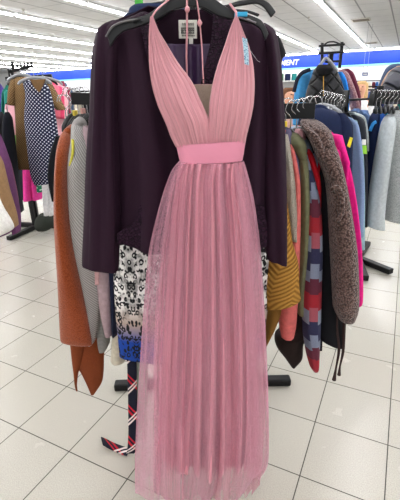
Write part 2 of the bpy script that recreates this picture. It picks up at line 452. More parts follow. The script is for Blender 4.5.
# ------------------------------------------------------------------ hanger builder
def hanger(label, neck, axis, w=.2, drop=.09, hook=.07, mat=PLA, group=None, lean=0.0, clip=None, hk=CHR):
    """neck = point where hook meets the body; axis = unit vector along the shoulders"""
    neck = np.array(neck, float); a = np.array(axis, float); a /= np.linalg.norm(a); z = np.array([0, 0, 1.])
    r = thing('clothes_hanger', label, 'hanger', neck, group)
    pts = [neck - a * w - z * drop, neck - a * w * .85 - z * drop * .6, neck - a * w * .4 - z * drop * .18, neck - z * .003, neck + a * w * .4 - z * drop * .18, neck + a * w * .85 - z * drop * .6, neck + a * w - z * drop]
    tube('shoulder_bar', pts, .008, mat, r, radii=[.008, .011, .009, .011, .009, .011, .008], n=8)
    q = np.cross(a, z)
    hp = [neck, neck + z * hook * .45, neck + z * hook * .7 + q * hook * .22, neck + z * hook + q * hook * .1, neck + z * hook * 1.02 - q * hook * .18, neck + z * hook * .78 - q * hook * .3]
    tube('hook', hp, .0022, hk, r, n=6)
    if clip: 
        box('size_clip', neck + z * .012, a * .012, q * .005, z * .014, clip, r, .002)
    return r
# ------------------------------------------------------------------ main four-way rack
c0 = np.array([0, 1.66, 0.])
rk = thing('clothing_rack', 'black four-way clothing rack carrying the purple jacket and pink dress', 'clothing rack', c0)
ZA = 1.385
between('foot', c0 + (-.01, 0, .02), W(290, 383, 1.66) * (1, 1, 0) + (0, 0, .02), .05, .04, BLK, rk, .008)
between('foot', c0 + (.01, 0, .02), W(115, 388, 1.65) * (1, 1, 0) + (0, 0, .02), .05, .04, BLK, rk, .008)
between('foot', c0 + (0, -.01, .02), c0 + (0, -.42, .02), .05, .04, BLK, rk, .008)
between('foot', c0 + (0, .01, .02), c0 + (0, .45, .02), .05, .04, BLK, rk, .008)
between('pole', c0 + (0, 0, .03), c0 + (0, 0, 1.72), .035, .035, BLK, rk)
between('side_arm', c0 + (.02, -.02, ZA - .042), W(315, 110, 1.62) * (1, 1, 0) + (0, 0, ZA - .042), .012, .058, BLK, rk)
between('side_arm', c0 + (-.02, -.02, ZA + .002), W(71, 96, 1.64) * (1, 1, 0) + (0, 0, ZA + .022), .012, .044, BLK, rk)
between('front_arm', c0 + (0, 0, 1.70), c0 + (0, -.66, 1.715), .012, .035, BLK, rk)
between('rear_arm', c0 + (0, 0, 1.5), c0 + (0, .45, 1.5), .012, .035, BLK, rk)
# ------------------------------------------------------------------ purple jacket
PUR = plain('plum_crepe', (38, 17, 33), .8, .06, 220, .25, .002, .2, big=7)
PURL = plain('plum_satin_lining', (66, 42, 78), .45, .15, 20, .5, .01, .5, big=12)
PLACE = lace('plum_lace', (46, 24, 42), (20, 8, 20), 110)
jk = thing('jacket', 'dark plum long-sleeved jacket with lace lapels hanging behind the pink dress', 'jacket', W(190, 255, 1.14))
YJ = 1.13
panel('back_panel', [(8, 150, 226, 1.2, 0), (16, 135, 240, 1.2, 0), (30, 112, 262, 1.2, 0), (90, 112, 272, 1.21, 0), (170, 116, 270, 1.22, 0), (243, 118, 265, 1.22, 0)], PUR, jk, bulge=-.02, amp=.002, curl=-.03)
panel('lining', [(44, 160, 216, 1.19, 0), (70, 165, 213, 1.185, 0), (140, 170, 210, 1.18, 0), (220, 172, 210, 1.18, 0)], PURL, jk, amp=.005, freq=3)
panel('front_panel', [(13, 139, 152, 1.15, 0), (19, 122, 153, 1.14, 0), (28, 106, 155, 1.135, 0), (60, 110, 164, 1.12, 0), (100, 113, 176, 1.115, .01), (150, 115, 186, 1.11, .02), (200, 116, 192, 1.105, .02), (225, 116, 194, 1.10, .02), (116, 243, 196, 256, 1.10, .02)], PUR, jk, bulge=.01, curl=.02, amp=.012, freq=1.3, seed=3, grow=True)
panel('front_panel', [(13, 222, 235, 1.16, 0), (20, 221, 250, 1.15, 0), (30, 217, 268, 1.14, 0), (60, 212, 272, 1.125, 0), (100, 206, 272, 1.12, .01), (150, 200, 271, 1.115, .02), (200, 196, 270, 1.11, .02), (225, 195, 268, 1.10, .02), (194, 255, 266, 246, 1.10, .02)], PUR, jk, bulge=.01, curl=.02, amp=.012, freq=1.3, seed=5, grow=True)
# lace
plabel(panel('lapel', [(14, 213, 233, 1.145, 0), (40, 211, 232, 1.13, 0), (70, 204, 224, 1.112, .004), (105, 196, 212, 1.10, .004)], PLACE, jk, nx=10, t=.004), 'dark lace lapel')
plabel(panel('lapel', [(14, 140, 154, 1.135, 0), (30, 141, 158, 1.12, 0), (52, 146, 166, 1.105, .004), (80, 154, 178, 1.10, .004)], PLACE, jk, nx=10, t=.004), 'dark lace lapel')
plabel(panel('hem_trim', [(140, 205, 152, 202, 1.068, 0), (134, 222, 152, 222, 1.064, .0), (118, 233, 154, 238, 1.064, .0), (117, 243, 156, 252, 1.066, .0)], PLACE, jk, nx=12, t=.004), 'lace hem trim')
plabel(panel('hem_trim', [(254, 205, 264, 205, 1.078, 0), (250, 232, 267, 228, 1.072, 0), (250, 254, 267, 246, 1.072, 0)], PLACE, jk, nx=12, t=.004), 'lace hem trim')
loft('sleeve', [(21, 113, 122, 1.16, .02), (26, 103, 124, 1.15, .035), (34, 97, 124, 1.15, .045), (60, 93.5, 122, 1.145, .055), (110, 92, 119, 1.14, .055), (160, 89, 119, 1.12, .055), (210, 87, 119, 1.10, .05), (84, 260, 118, 266, 1.09, .035), (83, 266, 118, 271, 1.09, .025)], PUR, jk, amp=1.0, seed=11, lo=3, hi=6, n=64)
loft('sleeve', [(24, 256, 266, 1.17, .02), (30, 258, 274, 1.165, .035), (40, 260, 277.5, 1.16, .045), (70, 262, 281, 1.15, .055), (120, 264, 284, 1.14, .055), (180, 264, 286, 1.13, .055), (230, 264, 287, 1.12, .05), (266, 254, 287, 259, 1.12, .045), (267, 257, 287, 262, 1.12, .045)], PUR, jk, amp=1.0, seed=21, lo=3, hi=6, n=64)
# brand label inside the neck
lb = panel('neck_label', [(20, 178.5, 197, 1.172, 0), (30, 178.7, 197, 1.172, 0), (38.5, 179, 197, 1.172, 0)], solid('label_cream', (222, 220, 210), .8), jk, nx=4, t=.001)
def glyphs(parent, mat, rows):
    L = []
    for (x0, x1, y0, y1) in rows:
        a = W((x0 + x1) / 2, (y0 + y1) / 2, 1.1705); b = W(x1, (y0 + y1) / 2, 1.1705); c = W((x0 + x1) / 2, y0, 1.1705)
        L.append((a, (b - a), (0, .0004, 0), (c - a)))
    boxes('label_print', L, mat, parent, 0)
gl = [(181, 194.5, 27, 27.4), (181, 194.5, 33.4, 33.8)]
rg = random.Random(3)
for k in range(7):
    x = 181 + k * 1.95
    gl += [(x, x + 1.5, 28, 28.6), (x, x + .5, 28, 33), (x + 1.1, x + 1.6, 28, 30.4 if k % 2 else 33), (x, x + 1.5, 30.3, 30.9), (x, x + 1.5, 32.4, 33)]
for k in range(6):
    x = 182 + k * 2.1; gl += [(x, x + .4, 23, 25.6), (x, x + 1.4, 23, 23.5), (x + .9, x + 1.4, 24, 25.6)]
for k in range(9): gl.append((182 + k * 1.45, 182.9 + k * 1.45, 35, 36.3))
glyphs(lb, solid('label_ink', (20, 20, 24), .8), gl)
panel('size_tab', [(38.5, 189, 193, 1.172, 0), (44, 189, 193, 1.171, 0)], solid('label_cream2', (222, 220, 212), .8), jk, nx=2, t=.001)
# ------------------------------------------------------------------ hangers over jacket / dress
def strip3(name, top, bot, Y, mat, parent, th=.012):
    """moulded hanger body: thick sheet between an upper and a lower traced line"""
    n = len(top); V = []; Fc = []
    Tp = interp([(a, b, Y) for a, b in top], 5); Bp = interp([(a, b, Y) for a, b in bot], 5); m = len(Tp)
    for t_, b_ in zip(Tp, Bp):
        A = W(t_[0], t_[1], Y); B = W(b_[0], b_[1], Y)
        for (q, dy) in ((A, -th * .25), (A, th * .25), (B, th / 2), (B, -th / 2)): V.append(q + (0, dy, 0))
    for i in range(m - 1):
        for k in range(4):
            a = i * 4 + k; b = i * 4 + (k + 1) % 4; Fc.append((a, b, b + 4, a + 4))
    Fc.append((3, 2, 1, 0)); Fc.append(tuple((m - 1) * 4 + k for k in range(4)))
    o = mesh_obj(name, V, Fc, mat, parent, None, smooth=False)
    md = o.modifiers.new('bevel', 'BEVEL'); md.width = .003; md.segments = 3; md.limit_method = 'ANGLE'
    for p_ in o.data.polygons: p_.use_smooth = True
    return o
dh = thing('clothes_hanger', 'wide black plastic hanger holding the pink dress by its straps', 'hanger', W(190, 0, 1.08))
strip3('hanger_body', [(107, 33), (113, 26), (122, 20.5), (138, 17), (150, 13), (168, -1), (190, -12), (205, -10), (216, 0), (232, 10), (250, 15), (262, 21), (268.5, 34)],
       [(110.5, 47), (116, 38.5), (124, 31.5), (138, 27), (155, 20.5), (172, 11), (190, 7), (204, 8.5), (218, 16), (234, 20), (250, 23.5), (260, 29), (265, 41)], 1.085, PLA, dh)
tube('rim', [W(106, 37, 1.075), W(112, 27, 1.075), (W(124, 21.5, 1.075)), W(138, 19.3, 1.075)], .0022, solid('hanger_rim', (95, 92, 92), .5), dh)
tube('strap_notch', [W(133, 22, 1.073), W(137, 20, 1.073), W(141, 19.5, 1.073)], .0025, PLA, dh)
tube('hook', [W(190, -5, 1.085), W(190, -24, 1.085), W(186, -36, 1.08), W(190, -45, 1.07), W(197, -42, 1.06)], .002, CHR, dh)
plabel(box('size_clip', W(241, 14.5, 1.07), (W(248, 14, 1.07) - W(235, 14.5, 1.07)) / 2, (0, .004, 0), (0, 0, .005), solid('turquoise_clip', (35, 160, 205), .4), dh, .002), 'turquoise size clip')
tube('clip_rail', [W(238, 17, 1.069), W(248, 20, 1.069), W(256, 23, 1.069)], .0025, solid('clip_grey', (110, 105, 108), .4, .5), dh)
jh = thing('clothes_hanger', 'black plastic hanger inside the plum jacket, its shoulders under the cloth', 'hanger', W(190, 0, 1.17))
strip3('hanger_body', [(120, 34), (150, 16), (190, -4), (230, 18), (260, 32)], [(122, 41), (150, 26), (190, 5), (230, 27), (259, 40)], 1.178, PLA, jh)
tube('hook', [W(190, -3, 1.178), W(190, -24, 1.178), W(186, -33, 1.178), W(191, -40, 1.178)], .002, CHR, jh)
sh = thing('clothes_hanger', 'black plastic hanger behind the dress hanger, at the top right of the jacket', 'hanger', W(240, 0, 1.28))
strip3('hanger_body', [(200, -8), (214, 0), (224, 5), (238, 1), (256, -2), (268, 2), (276, 12)], [(200, 0), (213, 6), (224, 9), (240, 6), (256, 4), (264, 8), (271, 18)][0:7], 1.26, PLA, sh)
tube('hook', [W(205, -4, 1.26), W(203, -20, 1.26), W(199, -28, 1.26), W(204, -34, 1.26)], .002, CHR, sh)
sh2 = thing('clothes_hanger', 'black hanger seen end-on behind the turquoise size clip', 'hanger', W(250, 12, 1.22))
strip3('hanger_body', [(214, 4), (232, 8.5), (248, 10), (260, 14)], [(214, 7), (232, 11), (248, 13), (258, 17)], 1.22, PLA, sh2)
# garment behind the jacket on the same arm: black blouse edge + denim jacket
bb = thing('blouse', 'black blouse edge peeping out past the plum jacket\'s right shoulder', 'blouse', W(200, 250, 1.3))
loft('body', [(22, 150, 262, 1.32, .03), (45, 130, 276, 1.32, .04), (120, 132, 272, 1.32, .04), (220, 140, 262, 1.32, .04)], cloth((10, 9, 13)), bb, seed=4)
loft('sleeve', [(36, 262, 279, 1.31, .03), (46, 264, 283, 1.31, .04), (55, 266, 285.5, 1.31, .04), (63, 266, 281.5, 1.31, .04), (110, 266, 280, 1.31, .04), (190, 264, 280, 1.31, .04)], cloth((10, 9, 13)), bb, seed=5)
loft('sleeve', [(30, 104, 120, 1.31, .03), (60, 100, 124, 1.31, .04), (120, 100, 122, 1.31, .04), (190, 100, 118, 1.31, .04)], cloth((10, 9, 13)), bb, seed=6)
plabel(panel('care_tag', [(116, 20, 121, 19, 1.26, 0), (115, 22.5, 121, 21, 1.26, 0)], solid('tag_yellow', (190, 185, 70), .6), bb, nx=2, t=.001), 'yellow care tag')
dj = thing('denim_jacket', 'dark blue denim jacket showing above the plum jacket\'s left shoulder', 'jacket', W(160, 200, 1.5))
DEN = plain('dark_denim', (42, 52, 82), .9, .25, 260, .5, .003, .2)
loft('body', [(5, 152, 166, 1.5, .03), (9, 137, 185, 1.5, .06), (14, 127, 195, 1.5, .07), (26, 124, 200, 1.5, .08), (120, 130, 200, 1.5, .08), (230, 135, 200, 1.5, .08)], DEN, dj, seed=9)
loft('collar', [(5, 134, 170, 1.46, .03), (8, 130, 172, 1.46, .035), (14, 128, 170, 1.46, .03)], DEN, dj, seed=2)
tg = hanger('black hanger with a green size clip above the dark blue denim jacket', W(162, 4, 1.5), (1, 0, 0), .12, .05, .06, PLA)
box('size_clip', W(139, 3, 1.45), (.013, 0, 0), (0, .006, 0), (0, 0, .011), solid('clip_green', (70, 175, 60), .4), tg)
for k, (x, t) in enumerate(((166, 0), (171, 1))):
    tube('spring_wire', [W(x, 8, 1.3), W(x - 2, 0, 1.3), W(x + 4, -8, 1.3)], .002, BLK, tg)
# ------------------------------------------------------------------ pink dress
PK = (196, 124, 138)
pkp = pleated('pink_pleated_tulle', (200, 142, 150), 1100, .22)
pks = pleated('pink_satin_band', (216, 138, 160), 60, .05)
pkl = pleated('pink_skirt_lining', (206, 140, 152), 260, .10)
tu1 = tulle('pink_tulle_dense', (216, 156, 172), .2, streak=.25)
tu2 = tulle('pink_tulle_sheer', (220, 166, 184), .19, streak=.15)
dr = thing('dress', 'long pink tulle gown with pleated V bodice and satin waistband at the front', 'dress', W(190, 494, 1.04))
YD = 1.02
panel('bodice_cup', [(150.5, 17, 153, 17, 1.045, 0), (149.5, 30, 158, 30, 1.035, .0), (149, 48, 167, 45, 1.03, .008), (149.5, 68, 178, 63, 1.03, .02), (152.5, 88, 192, 82, 1.03, .03), (158, 106, 201, 102, 1.03, .035), (166, 124, 208, 118, 1.03, .03), (171, 137, 210, 130, 1.03, .02), (176, 147, 212, 146, 1.03, .01)], pkp, dr, nx=44, amp=.002, freq=9, t=.002)
panel('bodice_cup', [(235, 17, 237.5, 17, 1.045, 0), (230, 30, 243, 30, 1.035, 0), (224, 48, 249, 46, 1.03, .008), (217, 68, 253, 64, 1.03, .02), (212, 88, 254.5, 84, 1.03, .03), (209.5, 106, 253.5, 104, 1.03, .035), (208.5, 122, 250.5, 120, 1.03, .03), (208, 134, 247, 134, 1.03, .02), (209, 146, 245, 143, 1.03, .01)], pkp, dr, nx=44, amp=.002, freq=9, t=.002, seed=4)
plabel(panel('modesty_insert', [(84.5, 188, 216, 1.055, 0), (100, 192, 216, 1.05, .0), (115, 198, 216, 1.045, 0), (132, 200, 214, 1.04, 0)], lace('beige_mesh', (188, 168, 152), (168, 146, 132), 400), dr, nx=8, t=.001), 'beige mesh insert')
panel('bodice_back', [(84, 158, 250, 1.075, 0), (110, 162, 250, 1.07, 0), (146, 178, 243, 1.06, 0)], pkp, dr, nx=20, bulge=-.015)
loft('waistband', [(175.3, 144.5, 246, 139.5, 1.04, .03), (177, 149, 245, 145, 1.04, .032), (178.5, 156, 244, 152.5, 1.04, .032), (180.3, 163.5, 242.5, 160.5, 1.04, .031)], pks, dr, amp=.01, n=60)
# straps
SM = solid('pink_satin_strap', (200, 140, 146), .5)
tube('strap', [W(151.5, 18, 1.042), W(155, 12, 1.05), W(161, 6, 1.06), W(168, 0, 1.075), W(172, -6, 1.085)], .0028, SM, dr, flat=.6)
tube('strap', [W(236, 17, 1.042), W(236, 12, 1.055), W(233, 8, 1.075), W(230, 4, 1.088)], .0028, SM, dr)
tube('strap', [W(187.5, -8, 1.06), W(187, 4, 1.055), W(187, 30, 1.06), W(186.5, 55, 1.065), W(187, 78, 1.07)], .004, SM, dr, n=10, flat=.5)
tube('strap', [W(195.5, -8, 1.06), W(198, 8, 1.055), W(200, 24, 1.06), (W(202, 50, 1.06)), W(203.5, 84, 1.04)], .0028, SM, dr, n=8, flat=.6)
for (x, y) in ((187, 9.5), (199.3, 23)):
    tube('strap_knot', [W(x, y - 3, 1.055), W(x + .3, y, 1.052), W(x, y + 3, 1.055)], .005, SM, dr, radii=[.003, .0062, .003], n=10)
tube('strap_ring', [W(201.5, 81, 1.038), W(203.5, 79.5, 1.036), W(205.5, 81.5, 1.036), W(204, 84, 1.036), W(201.5, 82, 1.038)], .001, BLK, dr)
# skirt
def skirt(name, rows, mat, ht, n, pleats, amp, seed, t=0, m=6, hem=0):
    R = interp(rows4(rows), m); V = []; Fc = []; UV = []; vl = 0; pv = None; rnd = random.Random(seed)
    K = [(rnd.choice(pleats), rnd.uniform(0, 6.28), rnd.uniform(.5, 1), rnd.uniform(-1.2, 1.2)) for _ in range(7)]
    for i, r in enumerate(R):
        L = W(r[0], r[1], r[4]); Q = W(r[2], r[3], r[4]); c = (L + Q) / 2; ax = (Q - L) / 2; hw = np.linalg.norm(ax); g = i / (len(R) - 1)
        if pv is not None: vl += np.linalg.norm(c - pv)
        pv = c
        for k in range(n):
            th = 2 * PI * k / n
            w = sum(a * math.sin(q * th + p + s * g * 2) for q, p, a, s in K) / 4
            sharp = math.copysign(abs(w) ** .75, w)
            A = amp * (.35 + .65 * g)
            V.append(c + ax * math.cos(th) * (1 + sharp * A * .25) + np.array([0, math.sin(th) * (r[5] + ht * g) * 1.0 + sharp * A * .09 * (abs(math.sin(th)) + .15), (hem * math.sin(5 * th + 1) if i == len(R) - 1 else 0)]))
            UV.append((th * .3, -vl))
    for i in range(len(R) - 1):
        for k in range(n):
            a = i * n + k; b = i * n + (k + 1) % n; Fc.append((a, a + n, b + n, b))
    return mesh_obj(name, V, Fc, mat, dr, UV, solid_t=t)
skirt('skirt_lining', [(162, 181, 242, 1.04, .025), (180, 178, 241, 1.04, .035), (220, 174, 246, 1.045, .05), (280, 170, 251, 1.05, .06), (350, 166, 255, 1.05, .065), (420, 162, 256, 1.05, .07), (456, 162, 254, 1.05, .07)], pkl, .0, 360, [9, 12, 16, 21, 27], .6, 5, .001)
skirt('tulle_layer', [(162, 180.5, 242.5, 1.04, .029), (180, 172, 246, 1.04, .045), (220, 166, 252, 1.045, .06), (280, 160, 258, 1.05, .075), (350, 156, 261, 1.05, .085), (420, 156, 262, 1.05, .085), (156, 470, 259, 466, 1.05, .08), (157, 490, 258, 482, 1.045, .075)], tu1, .0, 400, [5, 7, 11, 15, 22], .65, 8, 0, hem=.006)
skirt('sheer_overlay', [(161, 179.5, 243.5, 1.04, .032), (172, 171, 247, 1.04, .045), (200, 161, 254, 1.045, .07), (250, 150, 261, 1.05, .09), (320, 145, 266, 1.05, .095), (400, 141, 270, 1.05, .095), (455, 139.5, 270, 1.05, .09), (140, 490, 262, 472, 1.045, .08)], tu2, .0, 400, [5, 8, 11, 17, 23], .5, 13, 0, hem=.01)
# price tag of the dress
pt = thing('price_tag', 'pale blue price tag hanging on the right cup of the pink dress', 'price tag', W(246, 66, 1.0))
TG = N('price_tag_print'); _x, _y, _ = TG.sep(TG.uv())
_f = TG.math('GREATER_THAN', TG.noise(TG.comb(TG.math('MULTIPLY', _x, 200.0), TG.math('MULTIPLY', _y, 500.0)), 1.0, 1), .56)
TGm = TG.finish(TG.mix(_f, lin((176, 208, 222)), lin((84, 128, 165))), .6)
panel('card', [(242, 37, 247, 39, .995, 0), (243.5, 50, 248.5, 51, .993, 0), (244.5, 64, 249, 65.5, .993, 0)], TGm, pt, nx=3, t=.0006)
tube('plastic_thread', [W(245, 40, .99), W(250, 50, .985), W(257, 60, .98), W(260, 62, .98)], .0005, solid('thread_grey', (150, 150, 155), .5), pt, n=5)
# ------------------------------------------------------------------ garments on the left arm (and hung behind the jacket)
HB = 'hangers on the left arm of the black rack'
LEO = leopard('ombre_leopard_print')
lp = thing('patterned_dress', 'white and black animal-print dress fading to blue at the hem behind the gown', 'dress', W(190, 357, 1.36))
panelrows = [(40, 150, 250, 1.32, .03), (60, 130, 262, 1.31, .045), (140, 128, 262, 1.30, .045), (240, 114, 268, 1.29, .045), (300, 115, 268, 1.285, .05), (340, 119, 264, 1.28, .05), (357, 121, 262, 1.28, .05)]
loft('body', panelrows, LEO, lp, amp=.14, seed=14, n=64, lo=4, hi=12)
def sg(name, label, cat, mat, sleeve, xb, z0, z1, yb=1.62, hw=.035, hd=.19, cuff=None, seed=1, amp=.14, bodyrows=None, n=40):
    hw = hw * .6
    """garment hung edge-on from an arm: a near sleeve traced from the photo, a deep body slab and a far sleeve"""
    s = rows4(sleeve); base = W((s[-1][0] + s[-1][2]) / 2, s[-1][1], s[-1][4])
    r = thing(name, label, cat, base)
    loft('sleeve', sleeve, mat, r, amp=amp, seed=seed, n=n)
    if xb is not None:
        R = []
        V = []; Fc = []; UV = []; nn = 36; L = 14; rp = RP(seed + 40, 5, 3, 9)
        for i in range(L + 1):
            g = i / L; z = z0 + (z1 - z0) * g; sh_ = min(1, .3 + g * 5)
            for k in range(nn):
                th = 2 * PI * k / nn; f = 1 + .16 * rp(th, g * 2)
                cs = math.copysign(abs(math.cos(th)) ** .8, math.cos(th)); sn = math.copysign(abs(math.sin(th)) ** .8, math.sin(th))
                V.append(np.array([xb + hw * cs * f, yb + hd * sh_ * sn, z])); UV.append((th * .12, z - z0))
        for i in range(L):
            for k in range(nn):
                a = i * nn + k; b = i * nn + (k + 1) % nn; Fc.append((a, a + nn, b + nn, b))
        Fc.append(tuple(range(nn))); Fc.append(tuple(L * nn + k for k in reversed(range(nn))))
        mesh_obj('body', V, Fc, mat, r, UV)
        zs = z0 - .06
        tube('sleeve', [(xb, yb + hd * .6, z0 - .02), (xb, yb + hd + .02, zs), (xb, yb + hd + .05, zs - .25), (xb, yb + hd + .05, zs - .5)], .035, mat, r, radii=[.03, .045, .04, .03], n=12)
    return r
ORG = fuzz('orange_boucle', (168, 84, 42), (128, 56, 24), 330, .004)
o = sg('sweater', 'rusty orange fuzzy sweater, leftmost garment on the main rack', 'sweater', ORG,
   [(128, 66, 71, 1.56, .03), (136, 61, 74, 1.52, .05), (150, 57.5, 70.5, 1.46, .05), (170, 56, 69, 1.42, .055), (205, 55, 69.5, 1.40, .055), (235, 55.5, 73, 1.39, .055), (282, 58, 81, 1.37, .05), (335, 60, 91, 1.36, .03), (61.5, 342, 92, 345, 1.36, .018)], -.50, 1.24, .62, seed=31, hw=.04)
tube('neckband', [W(68, 132, 1.5), W(72, 128, 1.55), W(77, 131, 1.58)], .014, ORG, o, n=10)
RUS = plain('rust_suede', (124, 62, 34), .9, .12, 150, .4, .003, .15, big=14)
ru = thing('pants', 'rust brown suede pants with pointed hanging ends below the orange sweater', 'pants', W(90, 395, 1.46))
loft('leg', [(330, 69, 104, 1.47, .05), (342, 70, 105, 1.47, .05), (358, 73, 104.5, 1.46, .045), (370, 80, 104, 1.46, .035), (382, 86, 102, 1.46, .025), (394.5, 91, 94, 1.46, .006)], RUS, ru, seed=41, amp=.1)
loft('leg', [(340, 70, 86, 1.43, .03), (360, 72, 83, 1.43, .025), (372, 73.5, 78.5, 1.43, .015), (384, 74.5, 77, 1.43, .007), (391, 76, 77.5, 1.43, .003)], RUS, ru, seed=42, amp=.1)
loft('waist', [(250, 80, 104, 1.55, .12), (300, 76, 104, 1.52, .1), (345, 74, 104, 1.50, .06)], RUS, ru, seed=43)
GRY = rib('grey_rib_knit', (192, 188, 184), (126, 122, 120), 620, .8, .004)
GR2 = rib('grey_ladder_knit', (172, 170, 166), (108, 106, 104), 900, 0, .004, True)
g1 = sg('sweater', 'light grey ribbed knit sweater right beside the orange sweater', 'sweater', GRY,
   [(119, 75, 82, 1.56, .03), (126, 72.5, 84, 1.53, .05), (142, 71.5, 88, 1.48, .055), (165, 68, 92, 1.44, .06), (200, 67, 98, 1.43, .06), (250, 70, 104, 1.42, .06), (300, 82, 103, 1.42, .055), (335, 87, 97, 1.42, .045), (341, 89, 94, 1.42, .04)], -.43, 1.26, .66, seed=51)
tube('turtleneck', [W(77, 124, 1.5), W(80, 121, 1.54), W(83, 124, 1.58)], .016, GRY, g1, n=10)
g2 = thing('sweater', 'grey knitted sweater with ladder texture under the plum sleeve', 'sweater', W(102, 345, 1.47))
loft('sleeve', [(230, 88, 104, 1.48, .05), (270, 90, 106, 1.48, .05), (310, 94, 109, 1.47, .05), (340, 97, 110, 1.47, .045), (348, 99, 107, 1.47, .04)], GR2, g2, seed=52)
loft('body', [(140, 88, 108, 1.62, .15), (230, 92, 110, 1.6, .15), (325, 96, 110, 1.58, .14)], GR2, g2, seed=53)
MV = cloth((172, 148, 152))
mv = thing('cardigan', 'pale mauve cardigan in soft cloth squeezed between grey knit and plum jacket', 'cardigan', W(107, 335, 1.38))
loft('sleeve', [(126, 84, 88, 1.52, .02), (136, 82, 91, 1.5, .03), (160, 85, 94, 1.46, .04), (210, 88, 98, 1.42, .04), (260, 95, 104, 1.40, .04), (275, 96, 111, 1.39, .03), (310, 100, 112, 1.38, .035), (334, 105, 113, 1.38, .03)], MV, mv, seed=61)
loft('body', [(150, 92, 112, 1.6, .15), (230, 96, 114, 1.6, .15), (300, 104, 114, 1.6, .14)], MV, mv, seed=62)
plabel(panel('cuff', [(262, 94.5, 99.5, 1.34, 0), (285, 95, 99, 1.34, 0)], cloth((190, 150, 150)), mv, nx=4), 'paler pink cuff')
nv = thing('skirt', 'navy skirt showing as a thin strip left of the animal print', 'skirt', W(116, 327, 1.42))
loft('body', [(200, 108, 124, 1.46, .1), (250, 110, 122, 1.45, .1), (290, 112, 122, 1.44, .1), (326, 113.5, 121, 1.44, .09)], cloth((24, 28, 52)), nv, seed=63)
cr = thing('blouse', 'cream blouse end hanging just under the navy strip', 'blouse', W(118, 357, 1.45))
loft('body', [(150, 112, 130, 1.52, .1), (290, 114, 128, 1.49, .1), (325, 113, 128, 1.46, .08), (345, 112, 126, 1.45, .07), (357, 111, 127, 1.45, .06)], cloth((206, 198, 178)), cr, seed=64)
yl = thing('shirt', 'thin yellow and charcoal shirt peeking between orange and grey sweaters', 'shirt', W(72, 165, 1.5))
loft('body', [(140, 71, 74, 1.55, .08), (160, 70, 73.5, 1.56, .1), (230, 72, 78, 1.56, .15), (300, 76, 84, 1.56, .15)], cloth((60, 60, 58)), yl, seed=65)
plabel(tube('piping', [W(72.5, 140, 1.43), W(73, 150, 1.40), W(71.5, 160, 1.395), W(70, 166, 1.395)], .005, solid('yellow_piping', (200, 190, 60), .7), yl, n=8), 'yellow edge')
# tartan sash touching the floor
sa = thing('belt', 'long navy, red and white tartan sash hanging down to curl on the floor', 'belt', W(130, 455, 1.24) * (1, 1, 0))
TT = tartan('tartan_cloth')
panel('strap', [(320, 129, 138, 1.36, .003), (350, 127, 136.5, 1.345, .003), (390, 128, 137, 1.31, .003), (430, 128.5, 138, 1.26, .003), (127.5, 448, 137, 448, 1.24, .003), (126.5, 453, 134, 453.5, 1.238, 0)], TT, sa, nx=8, t=.003)
def pan_floor():
    P = [((101, 437), (103, 445), .035), ((106, 439), (108, 448), .016), ((114, 443), (114, 451), .008), ((122, 446), (121, 454), .006), ((130, 449), (127, 456), .006)]
    V = []; Fc = []; UV = []
    A = interp([(*a, *b, z) for a, b, z in P], 4); d = 0
    for i, q in enumerate(A):
        for k in range(4):
            u = k / 3; px, py = q[0] + (q[2] - q[0]) * u, q[1] + (q[3] - q[1]) * u
            dd = W(px, py, 1) - np.array([0, 0, H]); tt = (q[4] + .004 - H) / dd[2]
            V.append(np.array([0, 0, H]) + dd * tt); UV.append((u * .035, -.62 - i * .006))
    for i in range(len(A) - 1):
        for k in range(3): a = i * 4 + k; Fc.append((a, a + 1, a + 5, a + 4))
    return mesh_obj('curled_end', V, Fc, TT, sa, UV, solid_t=.003)
pan_floor()
pg = thing('scarf', 'pale sage green cloth strip hanging low beside the tartan sash', 'scarf', W(139, 440, 1.26))
panel('body', [(320, 134, 148, 1.36, 0), (355, 135, 148, 1.355, 0), (400, 137, 147, 1.32, 0), (440, 140, 147, 1.27, 0)], cloth((178, 190, 176)), pg, nx=10, amp=.004, freq=2)
# hangers on left arm
NK = [(72, 114, 'black hanger with bright hook, first on the left arm of the main rack', None), (75.5, 116, 'black hanger with yellow clip on the left arm of the main rack', solid('clip_yellow', (215, 190, 60), .4)),
      (79, 115, 'black hanger, third on the left arm above the grey ribbed sweater', None), (83.5, 114, 'black hanger with pinkish clip on the left arm of the main rack', solid('clip_rose', (215, 160, 150), .4)), (88, 114, 'black hanger on the left arm hard against the plum sleeve', None)]
for x, y, l, c in NK: hanger(l, W(x, y + 1, 1.66), (.3, 1, 0), .07, .06, .1, PLA, HB, clip=c)
for k, x in enumerate((67, 69.5)):
    hanger(('black hanger' if k else 'dark grey hanger') + ' crowded at the outer end of the left arm above the orange sweater', W(x, 122, 1.7), (.1, 1, 0), .04, .04, .1, PLA, HB)
# ------------------------------------------------------------------ garments on the right arm
HR = 'hangers on the right arm of the black rack'
be = sg('blouse', 'cream lace blouse, a thin pale strip beside the plum right sleeve', 'blouse', lace('cream_lace', (214, 204, 190), (176, 164, 150), 200),
   [(134, 284, 288, 1.5, .02), (150, 283, 290, 1.44, .04), (180, 284, 294, 1.42, .05), (215, 286, 296.5, 1.42, .05), (238, 289, 297, 1.42, .05)], .33, 1.26, .7, seed=71, hw=.02)
co = sg('sweater', 'coral pink sweater whose ribbed cuff hangs below the mustard knit', 'sweater', cloth((212, 108, 104)),
   [(130, 285, 289, 1.53, .02), (150, 287, 294, 1.46, .04), (180, 291, 299, 1.44, .05), (220, 290, 300, 1.43, .05), (270, 284, 299, 1.41, .05), (310, 279, 297, 1.40, .045), (325, 279, 296, 1.40, .04), (336, 281, 293.5, 1.40, .035)], .36, 1.26, .6, seed=72, hw=.02)
MU = chevron('mustard_cable_knit', (190, 142, 66), (118, 78, 28), 330, 14.0)
mu = thing('sweater', 'mustard chevron-knit sweater low at the plum jacket\'s right cuff', 'sweater', W(275, 345, 1.3))
